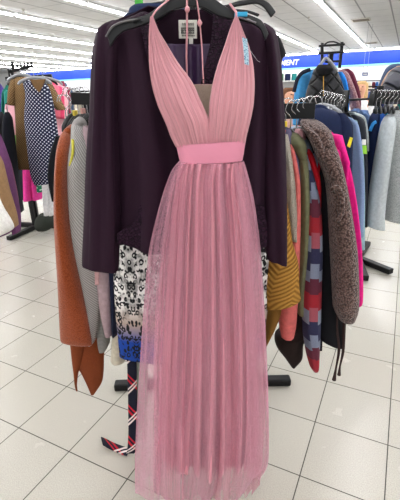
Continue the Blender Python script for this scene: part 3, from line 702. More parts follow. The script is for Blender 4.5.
loft('sleeve', [(170, 264, 282, 1.34, .04), (215, 266, 289, 1.33, .05), (240, 266, 292, 1.32, .055), (262, 265, 298, 1.31, .055), (285, 263, 299, 1.30, .05), (297, 263, 300.5, 1.30, .045), (263, 307, 300, 299, 1.30, .045)], MU, mu, seed=73, amp=.1)
plabel(loft('body', [(180, 254, 268, 1.5, .12), (250, 258, 274, 1.46, .12), (300, 258, 281, 1.42, .1), (320, 260, 276, 1.40, .08), (340, 260, 267, 1.40, .05), (351, 260, 263.5, 1.39, .02)], rib('mustard_rib', (156, 112, 52), (98, 66, 26), 700, .9), mu, seed=74), 'ribbed body of the mustard sweater')
la = sg('cardigan', 'slate purple cardigan edge between coral and olive garments', 'cardigan', cloth((92, 84, 112)),
   [(128, 286, 290, 1.53, .02), (140, 286, 294, 1.48, .03), (160, 290, 299, 1.46, .04), (200, 296, 302, 1.45, .04), (260, 298, 303, 1.45, .04), (300, 298, 302, 1.45, .04)], .38, 1.26, .62, seed=75, hw=.02)
OL = cloth((108, 108, 80))
ol = sg('hoodie', 'olive green hooded sweatshirt in the right arm cluster', 'hoodie', OL,
   [(146, 295, 304, 1.48, .04), (165, 298, 307.5, 1.44, .045), (200, 300, 309, 1.42, .045), (250, 299, 309, 1.41, .045), (290, 296, 305, 1.41, .04), (312, 297, 303, 1.41, .04)], .405, 1.24, .6, seed=76, hw=.02)
loft('hood', [(133, 291, 297, 1.50, .03), (137, 289.5, 301, 1.48, .05), (143, 290, 305, 1.46, .06), (150, 293, 306, 1.45, .05), (158, 297, 306, 1.44, .04)], OL, ol, seed=3, amp=.08)
db = thing('pants', 'dark brown pants with a pointed lower corner under the coral cuff', 'pants', W(290, 365, 1.5))
loft('leg', [(240, 300, 312, 1.5, .1), (320, 288, 306, 1.5, .09), (334, 276, 305, 1.48, .07), (345, 276, 303, 1.48, .06), (356, 284, 302, 1.48, .05), (364.5, 290, 295, 1.48, .03)], cloth((34, 22, 20)), db, seed=77)
bl = sg('shirt', 'faded grey blue denim shirt collar right of the olive hood', 'shirt', cloth((128, 142, 160)),
   [(136, 297, 303, 1.58, .03), (141, 298, 309, 1.54, .04), (155, 303, 312, 1.5, .04), (200, 306, 314, 1.47, .04), (260, 306, 313, 1.47, .04)], .43, 1.27, .7, seed=78, hw=.015)
re = sg('jacket', 'bright red jacket, a narrow vertical streak above the checked flannel', 'jacket', cloth((196, 22, 38)),
   [(148, 305, 309, 1.5, .03), (160, 306, 315, 1.47, .04), (180, 311, 320, 1.45, .04), (215, 312, 320, 1.45, .04), (250, 311, 318, 1.46, .04)], .44, 1.27, .7, seed=79, hw=.02)
FL = patch('checked_flannel')
fl = sg('flannel_shirt', 'red, navy and grey checked flannel shirt hanging down to the lowest sleeve', 'shirt', FL,
   [(150, 300, 306, 1.5, .03), (175, 303, 313, 1.44, .045), (200, 305, 319, 1.42, .05), (240, 304, 322, 1.40, .05), (290, 302, 321, 1.39, .05), (330, 303, 320, 1.38, .05), (352, 306, 319, 1.38, .045), (366, 310, 318.5, 1.38, .035), (370, 313, 317, 1.38, .02)], .42, 1.25, .55, seed=80, hw=.02)
BK = cloth((11, 11, 17))
bk = sg('jacket', 'black quilted jacket filling the gap left of the brown teddy coat', 'jacket', BK,
   [(132, 303, 308, 1.58, .03), (140, 307, 316, 1.53, .04), (160, 313, 326, 1.48, .05), (200, 319, 333, 1.44, .055), (250, 320, 340, 1.42, .06), (300, 318, 341, 1.42, .06), (330, 317, 343, 1.42, .05), (318, 337, 343, 344, 1.42, .045), (328, 342, 342, 347, 1.42, .03)], .46, 1.28, .58, seed=81, hw=.025)
bt = thing('belt', 'short black cloth tab dangling beside the checked flannel sleeve', 'belt', W(321, 351, 1.45))
panel('strap', [(330, 319.5, 322.5, 1.46, 0), (340, 320, 322.5, 1.45, 0), (351, 319.5, 322, 1.44, 0)], BK, bt, nx=3)
TD = fuzz('brown_teddy_fleece', (136, 110, 102), (54, 36, 33), 150, .016)
td = sg('teddy_coat', 'fluffy brown hooded teddy fleece coat with a patch pocket', 'coat', TD,
   [(128, 305, 312, 1.52, .04), (138, 309, 330, 1.46, .055), (155, 316, 338, 1.41, .06), (180, 326, 344, 1.38, .065), (210, 329, 350, 1.36, .065), (250, 331, 356, 1.34, .065), (290, 333, 358, 1.33, .06), (308, 334, 357.5, 1.33, .055), (319, 339, 354, 1.33, .04)], .50, 1.27, .62, seed=82, hw=.035, amp=.1)
loft('hood', [(119.5, 302, 316, 1.52, .04), (123, 301, 322, 1.49, .06), (129, 304, 328, 1.46, .07), (137, 309, 332, 1.44, .06), (145, 314, 334, 1.42, .05)], TD, td, seed=12, amp=.12)
loft('hood_trim', [(121, 300.5, 306, 1.46, .02), (127, 301.5, 310, 1.43, .025), (134, 306, 318, 1.41, .03), (145, 312, 324, 1.40, .03), (160, 318, 329, 1.385, .025)], TD, td, seed=13, amp=.12)
tube('pocket', [W(331, 190, 1.30), W(337, 187, 1.29), W(342, 196, 1.285), W(342, 212, 1.28), W(337, 222, 1.28)], .008, TD, td, n=10)
plabel(tube('drawstring', [W(337, 305, 1.36), W(337, 330, 1.37), W(339, 350, 1.38), W(336, 368, 1.38), W(334, 380, 1.38)], .004, cloth((52, 36, 34)), td, radii=[.004, .005, .006, .004, .009], n=8), 'dark drawstring')
plabel(tube('drawstring', [W(345, 305, 1.36), W(344, 330, 1.37), W(343, 352, 1.38), W(340, 366, 1.38), W(339, 375, 1.38)], .004, cloth((52, 36, 34)), td, radii=[.006, .007, .006, .004, .008], n=8), 'dark drawstring')
HP = cloth((222, 26, 128))
hp = sg('sweatshirt', 'hot pink sweatshirt, rightmost garment on the main rack', 'sweatshirt', HP,
   [(146, 330, 334, 1.58, .03), (152, 331, 342, 1.55, .04), (168, 338, 349, 1.52, .05), (200, 345, 355, 1.50, .05), (240, 350, 359.5, 1.48, .05), (280, 350, 361.5, 1.47, .05), (299, 352, 361, 1.47, .045), (304, 353, 359, 1.47, .03)], .55, 1.25, .66, seed=83, hw=.03, hd=.17)
NR = [(285, 124, 'black hanger with yellow clip nearest the plum sleeve on the right arm', solid('clip_yellow2', (225, 200, 40), .4)), (290, 126, 'black hanger above the olive hood on the right arm', None), (296, 125, 'black hanger right of the olive hood\'s hanger', None),
      (301, 124, 'black hanger just left of the brown teddy hood', None), (307, 122, 'black hanger over the brown teddy coat', None), (313, 122, 'outermost black hanger on the right arm of the main rack', None)]
for x, y, l, c in NR: hanger(l, W(x, y + 4, 1.62), (.12, -1, 0), .11, .09, .105, PLA, HR, clip=c)
for (x, y, c, l) in ((292, 136, (60, 50, 50), 'brown knitted scarf bunched on the hanger tops of the right arm'), (299, 133, (190, 140, 145), 'pale rose collar bunched above the denim shirt')):
    t_ = loft('scarf', [(y - 4, x - 3, x + 3, 1.56, .02), (y, x - 4, x + 5, 1.55, .04), (y + 6, x - 3, x + 6, 1.53, .04)], cloth(c), None, seed=x, amp=.25); tag(t_, l, 'scarf')
# ------------------------------------------------------------------ rack behind, right
r1 = Zf(357, 261)
rb = thing('clothing_rack', 'black rack in mid distance holding the quilted vest and navy sweater', 'clothing rack', r1)
f1 = W(391, 273, 2.94)
between('foot', r1 + (0, 0, .03), np.array([f1[0], f1[1], .03]), .06, .045, BLK, rb, .006)
between('foot', r1 + (0, 0, .03), Zf(367, 246) + (0, 0, .03), .06, .045, BLK, rb, .006)
between('foot', r1 + (0, 0, .03), r1 + (-.42, .1, .03), .06, .045, BLK, rb, .006)
between('foot', r1 + (0, 0, .03), r1 + (-.1, -.42, .03), .06, .045, BLK, rb, .006)
between('pole', r1 + (0, 0, .03), r1 + (0, 0, 1.45), .04, .04, BLK, rb)
between('side_arm', W(300, 100, 2.75), W(347, 97, 3.0), .02, .03, BLK, rb)
between('end_plate', W(347, 90, 2.9), W(345, 112, 2.9), .012, .085, BLK, rb)
between('side_arm', W(347, 100, 3.0), r1 + (0, 0, 1.36), .014, .016, BLK, rb)
# tall frame carrying the vest
YF = 3.5
fr = thing('display_frame', 'black ladder-topped display stand above the quilted vest', 'display stand', W(332, 98, YF) * (1, 1, 0))
for a, b in (((322, 43), (322, 62)), ((342, 42), (339.5, 68))):
    between('upright', W(*a, YF), W(*b, YF), .022, .022, BLK, fr)
for a, b in (((319, 46), (344.5, 44.5)), ((318.5, 53.5), (343.5, 52)), ((325, 62), (341, 61))):
    between('crossbar', W(*a, YF - .03), W(*b, YF - .03), .024, .016, BLK, fr)
tube('top_loop', [W(324, 45, YF), W(328, 42.3, YF), W(334, 41.8, YF), W(340, 44, YF)], .006, BLK, fr)
between('upright', W(331, 53, YF + .03), (W(331, 100, YF + .03)[0], YF + .03, .02), .035, .035, BLK, fr)
a_ = W(331, 100, YF + .03)
for s in (-1, 1): between('foot', (a_[0], YF + .03, .03), (a_[0] + s * .35, YF + .1, .03), .06, .04, BLK, fr)
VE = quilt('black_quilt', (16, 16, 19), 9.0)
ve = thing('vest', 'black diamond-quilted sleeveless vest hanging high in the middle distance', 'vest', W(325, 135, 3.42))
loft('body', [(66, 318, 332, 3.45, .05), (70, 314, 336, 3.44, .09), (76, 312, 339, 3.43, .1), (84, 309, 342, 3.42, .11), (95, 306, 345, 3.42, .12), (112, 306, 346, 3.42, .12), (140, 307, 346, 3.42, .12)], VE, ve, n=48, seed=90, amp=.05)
loft('collar', [(65, 318, 330, 3.36, .05), (69, 316, 333, 3.34, .07), (73, 317, 331, 3.33, .06), (75, 320, 328, 3.32, .05)], cloth((10, 10, 13)), ve, seed=91)
plabel(between('zipper', W(323.5, 76, 3.29), W(323.5, 96, 3.28), .007, .005, solid('brass', (190, 150, 70), .3, .8), ve), 'brass zipper')
tag(tube('clothes_hanger', [W(314, 72, 3.45), W(321, 64, 3.45), W(326, 58, 3.45), W(332, 64, 3.45), W(337, 71, 3.45)], .012, GRYP), 'grey hanger inside the black quilted vest', 'hanger')
bj = thing('jacket', 'bright blue jacket hanging left of the black quilted vest', 'jacket', W(298, 130, 3.7))
BL = cloth((66, 142, 196))
loft('body', [(70, 308, 314, 3.75, .08), (75, 301, 318, 3.75, .12), (90, 297, 320, 3.75, .15), (130, 296, 320, 3.75, .15)], BL, bj, seed=92)
loft('sleeve', [(70, 303, 312, 3.62, .05), (76, 298, 310, 3.6, .07), (88, 295.5, 308, 3.6, .07), (105, 293.5, 306, 3.6, .07), (125, 293, 303, 3.6, .06)], BL, bj, seed=93)
plabel(tube('piping', [W(310, 69.5, 3.5), W(302, 73, 3.5), W(297, 80, 3.5), W(294, 92, 3.5)], .015, cloth((30, 34, 50)), bj), 'dark shoulder piping')
bv = sg('jacket', 'bright blue sleeve showing between the quilted vest and pink fluffy coat', 'jacket', cloth((40, 132, 220)), [(72, 337, 342, 3.6, .04), (80, 340, 346, 3.58, .05), (96, 342, 349, 3.56, .05), (120, 341, 348, 3.55, .05)], None, 0, 0, seed=94)
pf = sg('coat', 'dusty pink fluffy coat hanging right of the quilted vest', 'coat', fuzz('pink_fleece', (196, 152, 154), (150, 104, 108), 90, .01), [(70, 339, 343, 3.7, .05), (74, 340, 348, 3.68, .06), (88, 344, 354, 3.66, .07), (104, 350, 359, 3.65, .07), (120, 354, 362, 3.65, .07)], None, 0, 0, seed=95)
ma = sg('coat', 'maroon coat behind the dusty pink fluffy coat', 'coat', cloth((108, 44, 66)), [(69, 343, 348, 3.8, .05), (73, 345, 353, 3.8, .06), (84, 350, 357, 3.8, .06), (96, 353, 360, 3.8, .06), (112, 354, 360, 3.8, .06)], None, 0, 0, seed=96)
NV = cloth((20, 31, 62))
ns = thing('sweater', 'navy blue crew-neck sweater with a yellow price tag facing us', 'sweater', W(325, 230, 2.55))
loft('body', [(107, 312, 322, 2.6, .04), (111, 305, 335, 2.58, .07), (118, 299, 345, 2.56, .08), (135, 297, 348, 2.55, .09), (190, 299, 345, 2.54, .09), (230, 300, 343, 2.54, .09)], NV, ns, seed=97, n=48, lo=3, hi=8)
loft('sleeve', [(113, 334, 344, 2.56, .05), (125, 337, 352, 2.53, .06), (150, 337, 352, 2.52, .06), (190, 338, 351, 2.52, .05), (240, 338, 349, 2.52, .05)], NV, ns, seed=98)
tube('neckband', [W(311, 112, 2.54), W(316, 107, 2.57), W(323, 108, 2.57), W(328, 112, 2.54)], .016, NV, ns)
plabel(panel('price_tag', [(350, 137, 353, 138, 2.44, 0), (347, 146, 350, 148, 2.44, 0)], solid('tag_bright_yellow', (232, 216, 40), .6), ns, nx=2, t=.001), 'yellow price tag')
DJ = plain('pale_denim', (122, 142, 178), .9, .2, 200)
s1 = sg('denim_shirt', 'light blue denim shirt just right of the navy sweater', 'shirt', DJ, [(117, 345, 349, 2.66, .04), (124, 349, 357, 2.64, .06), (150, 352, 361, 2.63, .07), (190, 354, 363, 2.62, .07), (235, 352, 362, 2.62, .06)], .98, 1.28, .6, 2.85, seed=99)
s2 = sg('sweater', 'pale aqua sweater edge hanging below the denim shirt', 'sweater', cloth((150, 182, 192)), [(120, 352, 356, 2.72, .04), (150, 356, 362, 2.70, .05), (190, 358, 364, 2.70, .05), (248, 356, 364, 2.68, .05)], None, 1.28, .6, seed=100)
s3 = sg('jacket', 'charcoal jacket, dark strip behind the pale denim shirt', 'jacket', cloth((52, 54, 60)), [(115, 351, 356, 2.8, .04), (122, 355, 364, 2.78, .06), (160, 359, 366, 2.77, .07), (225, 360, 366, 2.76, .06)], 1.12, 1.28, .6, 3.0, seed=101)
s4 = sg('shirt', 'white and grey shirt with a lime green tag in the mid-right rack', 'shirt', cloth((176, 184, 184)), [(112, 348, 354, 2.9, .05), (117, 352, 364, 2.88, .07), (135, 360, 367, 2.87, .07), (150, 361, 367, 2.87, .07)], None, 1.28, .8, seed=102)
s4b = sg('denim_jacket', 'mid blue denim jacket with the brand tags at the end of the mid-right rack', 'jacket', plain('mid_denim', (96, 122, 165), .9, .2, 200), [(112, 359, 366, 3.05, .05), (120, 362, 370, 3.02, .07), (160, 362, 370, 3.0, .07), (215, 361, 368, 3.0, .06)], 1.28, 1.28, .6, 3.2, seed=103)
tg1 = thing('price_tag', 'lime green and white price tag hanging at the right of the pale shirt', 'price tag', W(363, 154, 2.6))
panel('card', [(139.5, 362, 366, 2.6, 0), (145, 361.5, 366, 2.6, 0)], WHT, tg1, nx=2, t=.001)
panel('stub', [(145.5, 361, 366.5, 2.6, 0), (154, 361.5, 367, 2.6, 0)], solid('lime', (150, 215, 60), .6), tg1, nx=2, t=.001)
for k in range(8):
    x = 322 + k * 3.0
    hanger('pale grey hanger in the row of hooks above the navy sweater', W(x, 104 + k * .5, 2.62 + k * .04), (.85, .5, 0) if k < 2 else (.3, .95, 0), .17, .08, .075, GRYP if k < 5 else PLA, 'pale hangers above the navy sweater', hk=CHR)
for k in range(3):
    hanger('black hanger behind the row of pale hooks over the mid-right rack', W(338 + k * 4, 108 + k, 2.8 + k * .07), (.5, .85, 0), .16, .08, .07, PLA, 'black hangers on the mid-right rack')
# ------------------------------------------------------------------ far right rack
r2 = np.array([2.35, 3.3, 0])
rc = thing('clothing_rack', 'black rack at the right edge holding the pale grey fleece', 'clothing rack', r2)
between('pole', r2 + (0, 0, .03), r2 + (0, 0, 1.5), .04, .04, BLK, rc)
for s in ((.4, 0), (0, .4), (.1, -.3)): between('foot', r2 + (0, 0, .03), r2 + (s[0], s[1], .03), .06, .045, BLK, rc, .006)
between('side_arm', W(374, 96, 2.8), W(412, 97, 2.95), .012, .07, BLK, rc)
between('end_plate', W(374, 90, 2.79), W(371, 106, 2.79), .012, .09, BLK, rc)
between('side_arm', W(400, 97, 2.95), r2 + (0, 0, 1.42), .02, .04, BLK, rc)
GF = cloth((180, 188, 190)); GFF = fuzz('grey_fleece', (208, 212, 211), (156, 163, 164), 160, .006)
gf = thing('fleece_jacket', 'pale grey fleece jacket with smooth sleeve at the right edge', 'jacket', W(385, 230, 2.75))
plabel(loft('sleeve', [(116, 386, 394, 2.8, .05), (124, 382, 395, 2.76, .07), (150, 377, 391, 2.73, .08), (190, 371, 386, 2.71, .08), (215, 368, 384, 2.70, .07), (367.5, 226, 384, 229, 2.70, .07)], GF, gf, seed=110, amp=.15), 'smooth grey sleeve')
loft('body', [(110, 394, 402, 2.82, .08), (118, 388, 410, 2.82, .12), (140, 386, 414, 2.82, .14), (180, 384, 414, 2.82, .14), (208, 384, 408, 2.82, .13), (219, 384, 402, 2.82, .12)], GFF, gf, seed=111, amp=.1)
loft('sleeve', [(118, 408, 416, 2.82, .06), (150, 412, 424, 2.8, .08), (215, 412, 426, 2.8, .08)], GF, gf, seed=112)
j1 = sg('jacket', 'dark navy jacket hanging left of the pale grey fleece', 'jacket', cloth((26, 40, 76)), [(112, 374, 378, 2.95, .04), (120, 370, 379, 2.92, .06), (150, 366, 377, 2.9, .07), (190, 363.5, 374, 2.9, .07), (217, 363, 370, 2.9, .06)], 1.5, 1.27, .55, 3.1, seed=113)
j2 = sg('jacket', 'royal blue jacket between the navy jacket and grey fleece', 'jacket', cloth((36, 88, 172)), [(111, 378, 382, 2.95, .04), (118, 375, 385, 2.92, .06), (135, 373, 384, 2.9, .07), (165, 374, 381, 2.9, .07), (200, 368, 378, 2.9, .06)], 1.56, 1.27, .55, 3.1, seed=114)
j3 = sg('jacket', 'teal green jacket tucked behind the pale grey fleece shoulder', 'jacket', cloth((22, 150, 158)), [(110, 384, 389, 2.98, .04), (115, 382, 392, 2.96, .06), (130, 380, 390, 2.95, .07), (160, 378, 386, 2.95, .06)], 1.62, 1.27, .6, 3.15, seed=115)
plabel(tube('collar', [W(370, 131, 2.86), W(373, 124, 2.86), W(376, 122, 2.86)], .012, cloth((60, 150, 225)), j1), 'light blue collar')
j4 = sg('denim_jacket', 'mid blue denim sleeve at the far left of the right edge rack', 'jacket', plain('blue_denim3', (64, 92, 140), .9, .2, 200), [(118, 368, 372, 3.05, .04), (140, 365, 369, 3.03, .05), (200, 363, 368, 3.0, .05), (222, 361, 366, 3.0, .05)], None, 0, 0, seed=116)
for k in range(6):
    hanger('black hanger with bright hook in the right edge rack', W(376 + k * 4.2, 107, 2.75 + .02 * k), (.3, 1, 0), .06, .04, .1, PLA, 'hangers on the right edge rack')
# puffer coats high at right edge
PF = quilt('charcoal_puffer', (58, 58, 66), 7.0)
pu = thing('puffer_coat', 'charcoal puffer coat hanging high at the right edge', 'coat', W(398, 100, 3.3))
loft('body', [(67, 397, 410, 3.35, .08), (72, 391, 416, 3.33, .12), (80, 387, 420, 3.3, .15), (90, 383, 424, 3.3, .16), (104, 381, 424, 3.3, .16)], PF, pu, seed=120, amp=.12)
bg = sg('coat', 'beige coat edge behind the charcoal puffer', 'coat', cloth((176, 140, 112)), [(66, 397, 404, 3.45, .08), (72, 390, 402, 3.43, .1), (82, 384, 396, 3.42, .1), (96, 380, 392, 3.42, .1)], None, 0, 0, seed=121)
nb = sg('coat', 'dark slate blue coat curving behind the beige coat', 'coat', cloth((52, 70, 98)), [(64, 393, 402, 3.55, .08), (68, 388, 402, 3.53, .1), (78, 383, 396, 3.52, .1), (90, 379, 390, 3.52, .1), (98, 378, 388, 3.52, .1)], None, 0, 0, seed=122)
# ------------------------------------------------------------------ left rack group (mid distance)
r3 = np.array([-1.9, 4.45, 0])
rd = thing('clothing_rack', 'black rack at left carrying the brown and navy print dresses', 'clothing rack', r3)
between('pole', r3 + (0, 0, .03), r3 + (0, 0, 1.72), .045, .045, BLK, rd)
for s in ((.42, -.08), (-.4, .1), (.08, .42), (-.15, -.45)): between('foot', r3 + (0, 0, .03), r3 + (s[0], s[1], .03), .06, .045, BLK, rd, .006)
a = W(37, 222, 4.4); between('pole', (a[0] - .03, 4.4, .03), (a[0] - .03, 4.4, 1.2), .045, .045, BLK, rd)
between('side_arm', W(6, 79, 3.6), W(52, 76, 3.6), .03, .03, BLK, rd)
between('front_arm', W(14, 80, 3.6), r3 + (0, 0, 1.7), .03, .03, BLK, rd)
for a, b in (((9, 72), (33, 66)), ((10, 70), (14, 76)), ((12, 62), (14, 72))):
    between('display_bracket', W(*a, 3.7), W(*b, 3.7), .02, .022, BLK, rd)
for k in range(5):
    between('bracket_peg', W(17 + k * 3.6, 68 - k * .6, 3.68), W(17 + k * 3.6, 64 - k * .6, 3.68), .014, .014, BLK, rd)
BR = dots('brown_print', (104, 78, 48), (164, 136, 90), 56, .24)
PD = dots('navy_polka_dot', (20, 26, 58), (206, 210, 222), 37, .24)
bd = thing('patterned_dress', 'brown and tan small-print dress with short sleeves behind the navy dotted dress', 'dress', W(25, 165, 3.4))
loft('body', [(77, 17, 26, 3.4, .04), (82, 12, 38, 3.4, .08), (95, 14, 44, 3.38, .09), (120, 16, 46, 3.38, .09), (150, 17, 48, 3.38, .1), (168, 18, 50, 3.38, .1)], BR, bd, n=48, seed=130)
loft('sleeve', [(11.5, 80, 19, 79, 3.38, .05), (9, 90, 19, 88, 3.36, .06), (8, 104, 17, 106, 3.35, .06)], BR, bd, seed=131)
loft('sleeve', [(84, 44, 52, 3.45, .05), (95, 47, 58, 3.44, .06), (105, 52, 63, 3.43, .06), (110, 57, 66, 3.43, .05)], BR, bd, seed=132)
pd = thing('polka_dot_dress', 'navy polka dot sleeveless dress with V neck facing us at left', 'dress', W(42, 185, 3.2))
loft('body', [(79, 24, 28, 3.2, .03), (82, 23, 34, 3.2, .05), (84, 23.5, 46, 3.19, .07), (95, 26, 51, 3.18, .09), (120, 25, 56, 3.17, .1), (150, 28, 60, 3.17, .1), (174, 31, 62, 3.17, .1), (35, 184, 60, 181, 3.17, .1)], PD, pd, n=56, seed=133, amp=.08)
plabel(panel('neckline', [(30, 80, 46, 79, 3.09, 0), (34, 87, 43, 86, 3.075, 0), (38.5, 92, 39.5, 92, 3.07, 0)], cloth((104, 78, 48)), pd, nx=6), 'open V neckline showing brown')
hanger('grey plastic hanger holding the navy polka dot dress', W(34, 77, 3.16), (1, .1, 0), .12, .05, .06, GRYP)
hanger('clear grey plastic hanger holding the brown print dress', W(21, 74, 3.36), (1, 0, 0), .12, .06, .06, GRYP)
for k, x in enumerate((26, 30, 38, 43)):
    hanger('grey hanger crowded on the crossbar above the print dresses', W(x, 77, 3.5), (.8, .6, 0), .15, .06, .05, GRYP if k % 2 else PLA, 'hangers on the crossbar above the print dresses')
hpk = thing('pants', 'hot pink wide-leg pants hanging below the brown print dress', 'pants', W(33, 200, 4.1))
HPK = cloth((226, 62, 150))
loft('leg', [(160, 24, 34, 4.1, .1), (180, 24.5, 34, 4.1, .11), (199, 25, 34.5, 4.1, .12)], HPK, hpk, seed=134)
loft('leg', [(160, 32, 39, 4.12, .1), (180, 33, 41, 4.12, .11), (198, 34, 43, 4.12, .12)], HPK, hpk, seed=135)
wp = thing('pants', 'white straight pants hanging below the navy polka dot dress', 'pants', W(48, 215, 3.7))
loft('leg', [(165, 42, 50, 3.7, .08), (190, 43, 51, 3.7, .08), (214, 45, 52, 3.7, .08)], cloth((222, 220, 222)), wp, seed=136)
loft('leg', [(165, 48, 54, 3.72, .08), (190, 49, 55, 3.72, .08), (214, 50, 55.5, 3.72, .08)], cloth((222, 220, 222)), wp, seed=137)
gd = tag(loft('skirt', [(165, 36, 44, 4.0, .08), (178, 37, 43, 4.0, .08), (191, 38, 44, 4.0, .08)], dots('green_print', (30, 110, 80), (190, 220, 200), 20, .2), None, seed=138), 'green and white print skirt between the pink and white pants', 'skirt')
bkk = thing('jacket', 'black jacket sleeve hanging at left edge of the orange sweater', 'jacket', W(54, 200, 2.6))
loft('sleeve', [(136, 57, 61, 2.6, .05), (150, 52, 60, 2.58, .07), (170, 49, 58, 2.56, .07), (186, 50, 57, 2.56, .06), (200, 53, 58, 2.56, .05)], cloth((14, 14, 19)), bkk, seed=139)
loft('body', [(136, 58, 70, 2.75, .1), (160, 56, 72, 2.75, .12), (200, 56, 72, 2.75, .12)], cloth((14, 14, 19)), bkk, seed=140)
sb = thing('handbag', 'dark olive bag lying on the floor under the white pants', 'bag', W(43, 226, 3.9) * (1, 1, 0))
loft('pouch', [(214, 40, 52, 4.2, .08), (219, 36, 56, 4.2, .13), (225, 35.5, 55, 4.2, .15), (229, 38, 50, 4.2, .1)], cloth((42, 46, 40)), sb, seed=141)
# coloured garments behind print dresses
LG = [(6, 9, 88, 165, (36, 120, 108), 4.2, 'teal'), (9, 13, 100, 168, (225, 160, 175), 4.1, 'rose'), (11, 15, 92, 150, (120, 190, 90), 4.15, 'lime green'), (49, 54, 83, 150, (232, 110, 130), 4.0, 'coral pink'), (53, 58, 84, 135, (224, 70, 110), 4.05, 'raspberry'), (57, 62, 84, 140, (240, 170, 180), 4.1, 'pale pink'),
      (60, 65, 84, 120, (130, 30, 60), 4.2, 'burgundy'), (62, 68, 86, 130, (70, 90, 120), 4.3, 'slate blue')]
for (a, b, y0, y1, c, Y, nm) in LG:
    t_ = thing('blouse', nm + ' blouse squeezed in beside the print dresses on the left rack', 'blouse', W((a + b) / 2, y1, Y))
    mt = stripes('rose_black_stripe', [(0, (225, 170, 180)), (.4, (30, 28, 32)), (.7, (240, 235, 235))], 9) if nm == 'rose' else cloth(c)
    loft('body', [(y0 - 3, (a + b) / 2 - .6, (a + b) / 2 + .6, Y, .03), (y0, a + 1, b - 1, Y, .06), (y0 + 6, a, b, Y, .12), ((y0 + y1) / 2, a, b + 1, Y, .14), (y1, a, b + 2, Y, .14)], mt, t_, seed=int(a * 7))
    tube('sleeve', [W(b, y0 + 5, Y - .1), W(b + 1, y0 + 18, Y - .16), W(b + 1, y0 + 34, Y - .16)], .05, mt, t_, n=10)
# far left near garments, tan + purple
FLG = [((-6, 12), 160, 226, cloth((150, 118, 84)), 'tan brown cardigan hanging at the left edge', [(150, -24, -6, 2.5, .06), (162, -22, 2, 2.46, .08), (190, -18, 9, 2.42, .08), (215, -12, 16, 2.40, .08), (10, 229, 17, 226, 2.40, .06)], 'cardigan'),
       ((0, 0), 0, 0, cloth((104, 58, 100)), 'purple shirt edge right of the tan cardigan', [(128, -8, -5, 2.7, .03), (138, -8, 0, 2.7, .06), (160, -2, 7, 2.66, .08), (190, 6, 13, 2.64, .08), (215, 12, 18, 2.62, .08), (232, 14, 19, 2.6, .06)], 'shirt'),
       ((0, 0), 0, 0, cloth((232, 226, 218)), 'cream cuffed shirt at lowest left edge', [(170, -22, -8, 2.25, .06), (200, -20, -1, 2.22, .06), (-16, 226, 11, 221, 2.20, .06), (-16, 236, 13, 229, 2.20, .06), (-16, 240, 6, 233, 2.20, .05)], 'shirt'),
       ((0, 0), 0, 0, cloth((24, 26, 34)), 'dark charcoal trousers beside the purple shirt at left', [(112, 6, 8, 3.2, .03), (118, 4, 11, 3.2, .06), (130, 4, 12, 3.2, .08), (160, 6, 15, 3.2, .1), (190, 10, 18, 3.2, .1), (212, 15, 22, 3.2, .1)], 'pants'),
       ((0, 0), 0, 0, cloth((120, 70, 96)), 'mauve wool sweater behind the tan cardigan at left', [(142, -10, 2, 2.85, .06), (165, 0, 9, 2.82, .08), (200, 8, 16, 2.8, .08), (228, 14, 19, 2.78, .07)], 'sweater')]
for _, _, _, mt, l, rows, cat in FLG:
    r = thing(cat, l, cat, W(0, 230, 2.4)); loft('sleeve', rows, mt, r, seed=len(l)); 
    loft('body', [(q[0] - 16, q[1], q[2] - 8, q[3], q[4] + .2, q[5] + .06) for q in rows4(rows)], mt, r, seed=len(l) + 3)
# black/white prints etc at left mid far
BWP = dots('black_white_print', (24, 24, 28), (225, 225, 225), 14, .3)
MIDL = [(-4, 5, 90, 150, BWP, 4.6, 'blouse', 'black and white abstract print blouse at the left edge'), (-6, 3, 86, 112, cloth((96, 74, 160)), 4.4, 'scarf', 'violet scarf at upper left edge'), (0, 6, 112, 175, cloth((30, 34, 44)), 4.7, 'pants', 'black trousers hanging at left behind the print blouse'),
        (12, 20, 140, 168, BWP, 4.9, 'skirt', 'black and white print skirt under the brown print dress'), (6, 12, 120, 200, cloth((34, 40, 48)), 4.9, 'pants', 'dark grey trousers behind the teal blouse'), (18, 26, 168, 198, cloth((40, 40, 48)), 4.9, 'pants', 'black cropped trousers left of the hot pink pants')]
for a, b, y0, y1, mt, Y, nm, l in MIDL:
    tag(loft(nm, [(y0 - 3, (a + b) / 2 - .6, (a + b) / 2 + .6, Y, .03), (y0, a + 2, b - 2, Y, .06), (y0 + 6, a, b, Y, .14), ((y0 + y1) / 2, a, b + 1, Y, .15), (y1, a + 1, b + 2, Y, .15)], mt, None, seed=int(a + 50)), l, nm)
# ------------------------------------------------------------------ far racks with many small garments
def far_mesh(w=.06, d=.2, h=.75, seed=1):
    rp = RP(seed, 4, 3, 8); V = []; Fc = []; n = 16; L = 6
    for i in range(L + 1):
        g = i / L; s_ = min(1, .35 + g * 3)
        for k in range(n):
            th = 2 * PI * k / n; f = 1 + .15 * rp(th, g)
            V.append(np.array([w * math.cos(th) * f * (.6 + .4 * s_), d * math.sin(th) * s_, -h * g]))
    for i in range(L):
        for k in range(n): a = i * n + k; b = i * n + (k + 1) % n; Fc.append((a, a + n, b + n, b))
    Fc.append(tuple(range(n))); Fc.append(tuple(L * n + k for k in reversed(range(n))))
    return V, Fc
CN = [('red', (196, 40, 48)), ('navy', (32, 40, 74)), ('white', (226, 226, 228)), ('black', (14, 14, 18)), ('pink', (226, 130, 160)), ('teal', (40, 130, 130)), ('grey', (140, 142, 148)), ('green', (70, 120, 80)), ('blue', (60, 110, 180)), ('mustard', (190, 150, 60)), ('maroon', (110, 36, 56)), ('cream', (214, 204, 184))]
far_meshes = {}
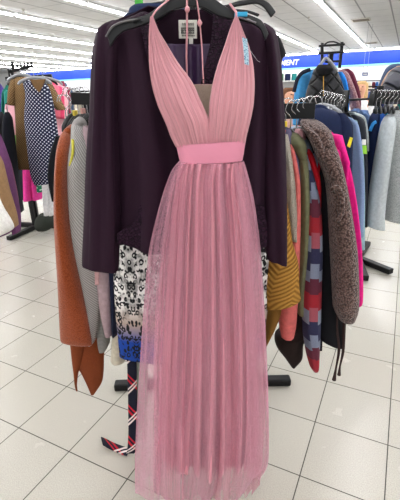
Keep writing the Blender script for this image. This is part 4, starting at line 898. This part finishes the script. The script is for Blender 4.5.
for nm, c in CN:
    V, Fc = far_mesh(seed=len(nm)); me = bpy.data.meshes.new('hanging_top'); me.from_pydata([tuple(v) for v in V], [], Fc)
    me.polygons.foreach_set('use_smooth', [True] * len(me.polygons)); me.materials.append(cloth(c)); far_meshes[nm] = me
FR = [(-3.2, 8.0, 2.6, 1.5, 'first far-left rack'), (-6.2, 8.6, 2.8, 1.45, 'second far-left rack'), (-2.2, 11.5, 3.0, 1.5, 'third far-left rack'), (-7.5, 13.5, 3.4, 1.5, 'fourth far-left rack'), (-4.0, 6.0, 1.6, 1.5, 'rack behind the print dresses'),
      (3.0, 9.0, 2.0, 1.42, 'far rack behind the quilted vest'), (5.6, 10.5, 3.0, 1.5, 'far rack behind the blonde shopper'), (7.0, 15.0, 4.4, 1.75, 'rear-wall rack at right'), (3.2, 17.0, 3.2, 1.7, 'rear-wall rack at centre right')]
rr = random.Random(5)
for (x, y, L, zt, nm) in FR:
    r = thing('clothing_rack', 'dark straight clothing rail, the ' + nm, 'clothing rack', (x, y, 0))
    between('rail', (x - L / 2, y, zt + .04), (x + L / 2, y, zt + .04), .03, .03, BLK, r)
    for s in (-1, 1):
        between('post', (x + s * L / 2, y, .03), (x + s * L / 2, y, zt + .05), .03, .03, BLK, r); between('foot', (x + s * L / 2, y - .3, .02), (x + s * L / 2, y + .3, .02), .04, .04, BLK, r)
    k = 0; xx = x - L / 2 + .08
    while xx < x + L / 2 - .05:
        c = rr.choice(CN)[0]; o = bpy.data.objects.new('blouse', far_meshes[c]); COL.objects.link(o)
        o.location = (xx, y + rr.uniform(-.03, .03), zt); o.rotation_euler = (0, 0, rr.uniform(-.5, .5)); o.scale = (rr.uniform(.9, 1.5), 1, rr.uniform(.8, 1.4))
        tag(o, 'small blurry %s blouse hanging on the %s' % (c, nm), 'blouse', c + ' blouses on the ' + nm); xx += rr.uniform(.12, .2)
# hanging blue sign far away
sgn = thing('hanging_sign', 'small blue hanging sign with a white word far back at right', 'sign', W(365, 78, 16))
box('sign_board', W(365, 74.2, 16), (.1, 0, 0), (0, .02, 0), (0, 0, .055), solid('sign_blue', (40, 70, 130), .5), sgn, 0)
boxes('sign_print', [(W(363.4 + k * .8, 74.2, 15.97), (.011, 0, 0), (0, .004, 0), (0, 0, .02)) for k in range(5)], WHT, sgn, 0)
for s in (-1, 1): tube('sign_wire', [W(365 + s * 2, 73, 16), W(365 + s * 2, 73, 16) + (0, 0, 1.6)], .006, GRYP, sgn, n=5)
# wall racking with goods, centre right
shl = thing('wall_shelf', 'white store shelving with small coloured goods at the rear, left of the blue jacket', 'shelf', (W(280, 100, 14)[0], 14, 0))
xs = W(280, 100, 14)[0]
box('back_board', (xs, 14.3, .97), (1.2, 0, 0), (0, .03, 0), (0, 0, .95), WHT, shl, 0)
for k in range(5): box('shelf_board', (xs, 14.05, .13 + k * .42), (1.2, 0, 0), (0, .25, 0), (0, 0, .015), WHT, shl, 0)
for k in range(3):
    for q in range(11):
        nm, c = rr.choice(CN[:10])
        V, Fc = box_geo((xs - 1.05 + q * .21, 13.98, 1.08 + k * .42), (.05 + rr.random() * .03, 0, 0), (0, .08, 0), (0, 0, .11))
        o = mesh_obj('boxed_goods', V, Fc, cloth(c), None, smooth=False); md = o.modifiers.new('b', 'BEVEL'); md.width = .012
        tag(o, 'small %s box of goods on %s shelf at the rear' % (nm, ('a lower', 'a middle', 'the top')[k]), 'box', '%s boxes on %s rear shelf' % (nm, ('the lower', 'the middle', 'the top')[k]))
# ------------------------------------------------------------------ people far away
SKN = solid('skin', (222, 168, 140), .6, spec=.3)
def person(cx_px, cy_px, Y, headh, hairc, topc, label, long_hair=True, turn=0.0):
    hc = W(cx_px, cy_px, Y); s = headh / .23
    r = thing('person', label, 'person', (hc[0], hc[1], 0))
    me = bpy.data.meshes.new('body'); top = hc[2]; k = top / 1.62
    J = [((0, 0, .98 * k), .13), ((0, 0, 1.15 * k), .12), ((0, 0, 1.35 * k), .15), ((0, 0, 1.44 * k), .07), ((0, 0, 1.5 * k), .055), ((0, -.01, 1.57 * k), .08), ((0, -.01, 1.66 * k), .092), ((0, 0, 1.73 * k), .06),
         ((-.17, 0, 1.38 * k), .06), ((-.22, -.02, 1.12 * k), .045), ((-.2, -.14, .92 * k), .035), ((.17, 0, 1.38 * k), .06), ((.22, -.02, 1.12 * k), .045), ((.2, -.14, .92 * k), .035),
         ((-.09, 0, .9 * k), .1), ((-.1, 0, .5 * k), .065), ((-.1, 0, .08), .045), ((-.1, -.14, .04), .035), ((.09, 0, .9 * k), .1), ((.1, 0, .5 * k), .065), ((.1, 0, .08), .045), ((.1, -.14, .04), .035)]
    E = [(0, 1), (1, 2), (2, 3), (3, 4), (4, 5), (5, 6), (6, 7), (2, 8), (8, 9), (9, 10), (2, 11), (11, 12), (12, 13), (0, 14), (14, 15), (15, 16), (16, 17), (0, 18), (18, 19), (19, 20), (20, 21)]
    me.from_pydata([j[0] for j in J], E, []); o = bpy.data.objects.new('body', me); COL.objects.link(o); o.parent = r
    md = o.modifiers.new('skin', 'SKIN'); sv = me.skin_vertices[0].data
    for i, j in enumerate(J): sv[i].radius = (j[1], j[1] * .85)
    sv[0].use_root = True
    sb_ = o.modifiers.new('sub', 'SUBSURF'); sb_.levels = 2; sb_.render_levels = 2
    me.materials.append(SKN)
    R0 = np.array([hc[0], hc[1], 0])
    def ell(name, segs, mat):
        V = []; Fc = []; n = 20
        for (c, rx, ry) in segs:
            for q in range(n): th = 2 * PI * q / n; V.append(R0 + np.array([c[0] + rx * math.cos(th), c[1] + ry * math.sin(th), c[2] * k]))
        for i in range(len(segs) - 1):
            for q in range(n): a = i * n + q; b = i * n + (q + 1) % n; Fc.append((a, b, b + n, a + n))
        Fc.append(tuple(reversed(range(n)))); Fc.append(tuple((len(segs) - 1) * n + q for q in range(n)))
        return mesh_obj(name, V, Fc, mat, r)
    hm = cloth(hairc)
    ell('hair', ([((0, .05, 1.42), .09, .05), ((0, .05, 1.5), .12, .06)] if long_hair else []) + [((0, .055, 1.58), .105, .06), ((0, .055, 1.66), .108, .08), ((0, .035, 1.72), .1, .095), ((0, .01, 1.765), .06, .06)], hm)
    tm = cloth(topc)
    ell('shirt', [((0, 0, .9), .17, .12), ((0, 0, 1.1), .165, .12), ((0, 0, 1.3), .185, .12), ((0, 0, 1.4), .16, .1), ((0, 0, 1.455), .07, .07)], tm)
    for s_ in (-1, 1): tube('shirt_sleeve', [R0 + (s_ * .16, 0, 1.39 * k), R0 + (s_ * .2, 0, 1.25 * k), R0 + (s_ * .225, -.02, 1.12 * k)], .06, tm, r, radii=[.07, .065, .055], n=12)
    ell('trousers', [((0, 0, .1), .17, .08), ((0, 0, .5), .17, .1), ((0, 0, .93), .165, .115)], cloth((48, 54, 72)))
    dk = solid('feature_dark', (70, 44, 40), .5)
    for s_ in (-1, 1): box('eye', R0 + (s_ * .033, -.088, 1.665 * k), (.012, 0, 0), (0, .006, 0), (0, 0, .006), dk, r, .003)
    tube('nose', [R0 + (0, -.085, 1.665 * k), R0 + (0, -.105, 1.63 * k), R0 + (0, -.085, 1.62 * k)], .011, SKN, r, n=8)
    box('mouth', R0 + (0, -.082, 1.585 * k), (.024, 0, 0), (0, .006, 0), (0, 0, .006), solid('lips', (180, 84, 84), .5), r, .003)
    r.rotation_euler = (0, 0, turn)
    return r
person(361, 89.5, 7.2, .23, (214, 180, 128), (236, 236, 238), 'blonde shopper with long hair seen over the racks at right', True, -.5)
person(289.5, 97.5, 5.6, .23, (110, 74, 52), (190, 150, 140), 'shopper whose face just shows above the rack beside the plum jacket', False, .4)
# ------------------------------------------------------------------ light, camera, output
w = bpy.data.worlds.new('store_light'); SC.world = w; w.use_nodes = True
w.node_tree.nodes['Background'].inputs[0].default_value = (1, 1, 1, 1); w.node_tree.nodes['Background'].inputs[1].default_value = .7
cam = bpy.data.cameras.new('camera'); co_ = bpy.data.objects.new('camera', cam); COL.objects.link(co_)
cam.sensor_fit = 'VERTICAL'; cam.sensor_height = 36; cam.sensor_width = 28.8; cam.lens = FPX * 36 / 500; cam.clip_start = .05; cam.clip_end = 200
from mathutils import Matrix
co_.matrix_world = Matrix(((RR[0], UU[0], -F[0], 0), (RR[1], UU[1], -F[1], 0), (RR[2], UU[2], -F[2], H), (0, 0, 0, 1)))
SC.camera = co_
vs = SC.view_settings; vs.view_transform = 'Standard'; vs.look = 'None'; vs.gamma = 1; vs.use_curve_mapping = False; vs.exposure = 0.48
for ob in bpy.data.objects:
    if '_o' in ob: del ob['_o']
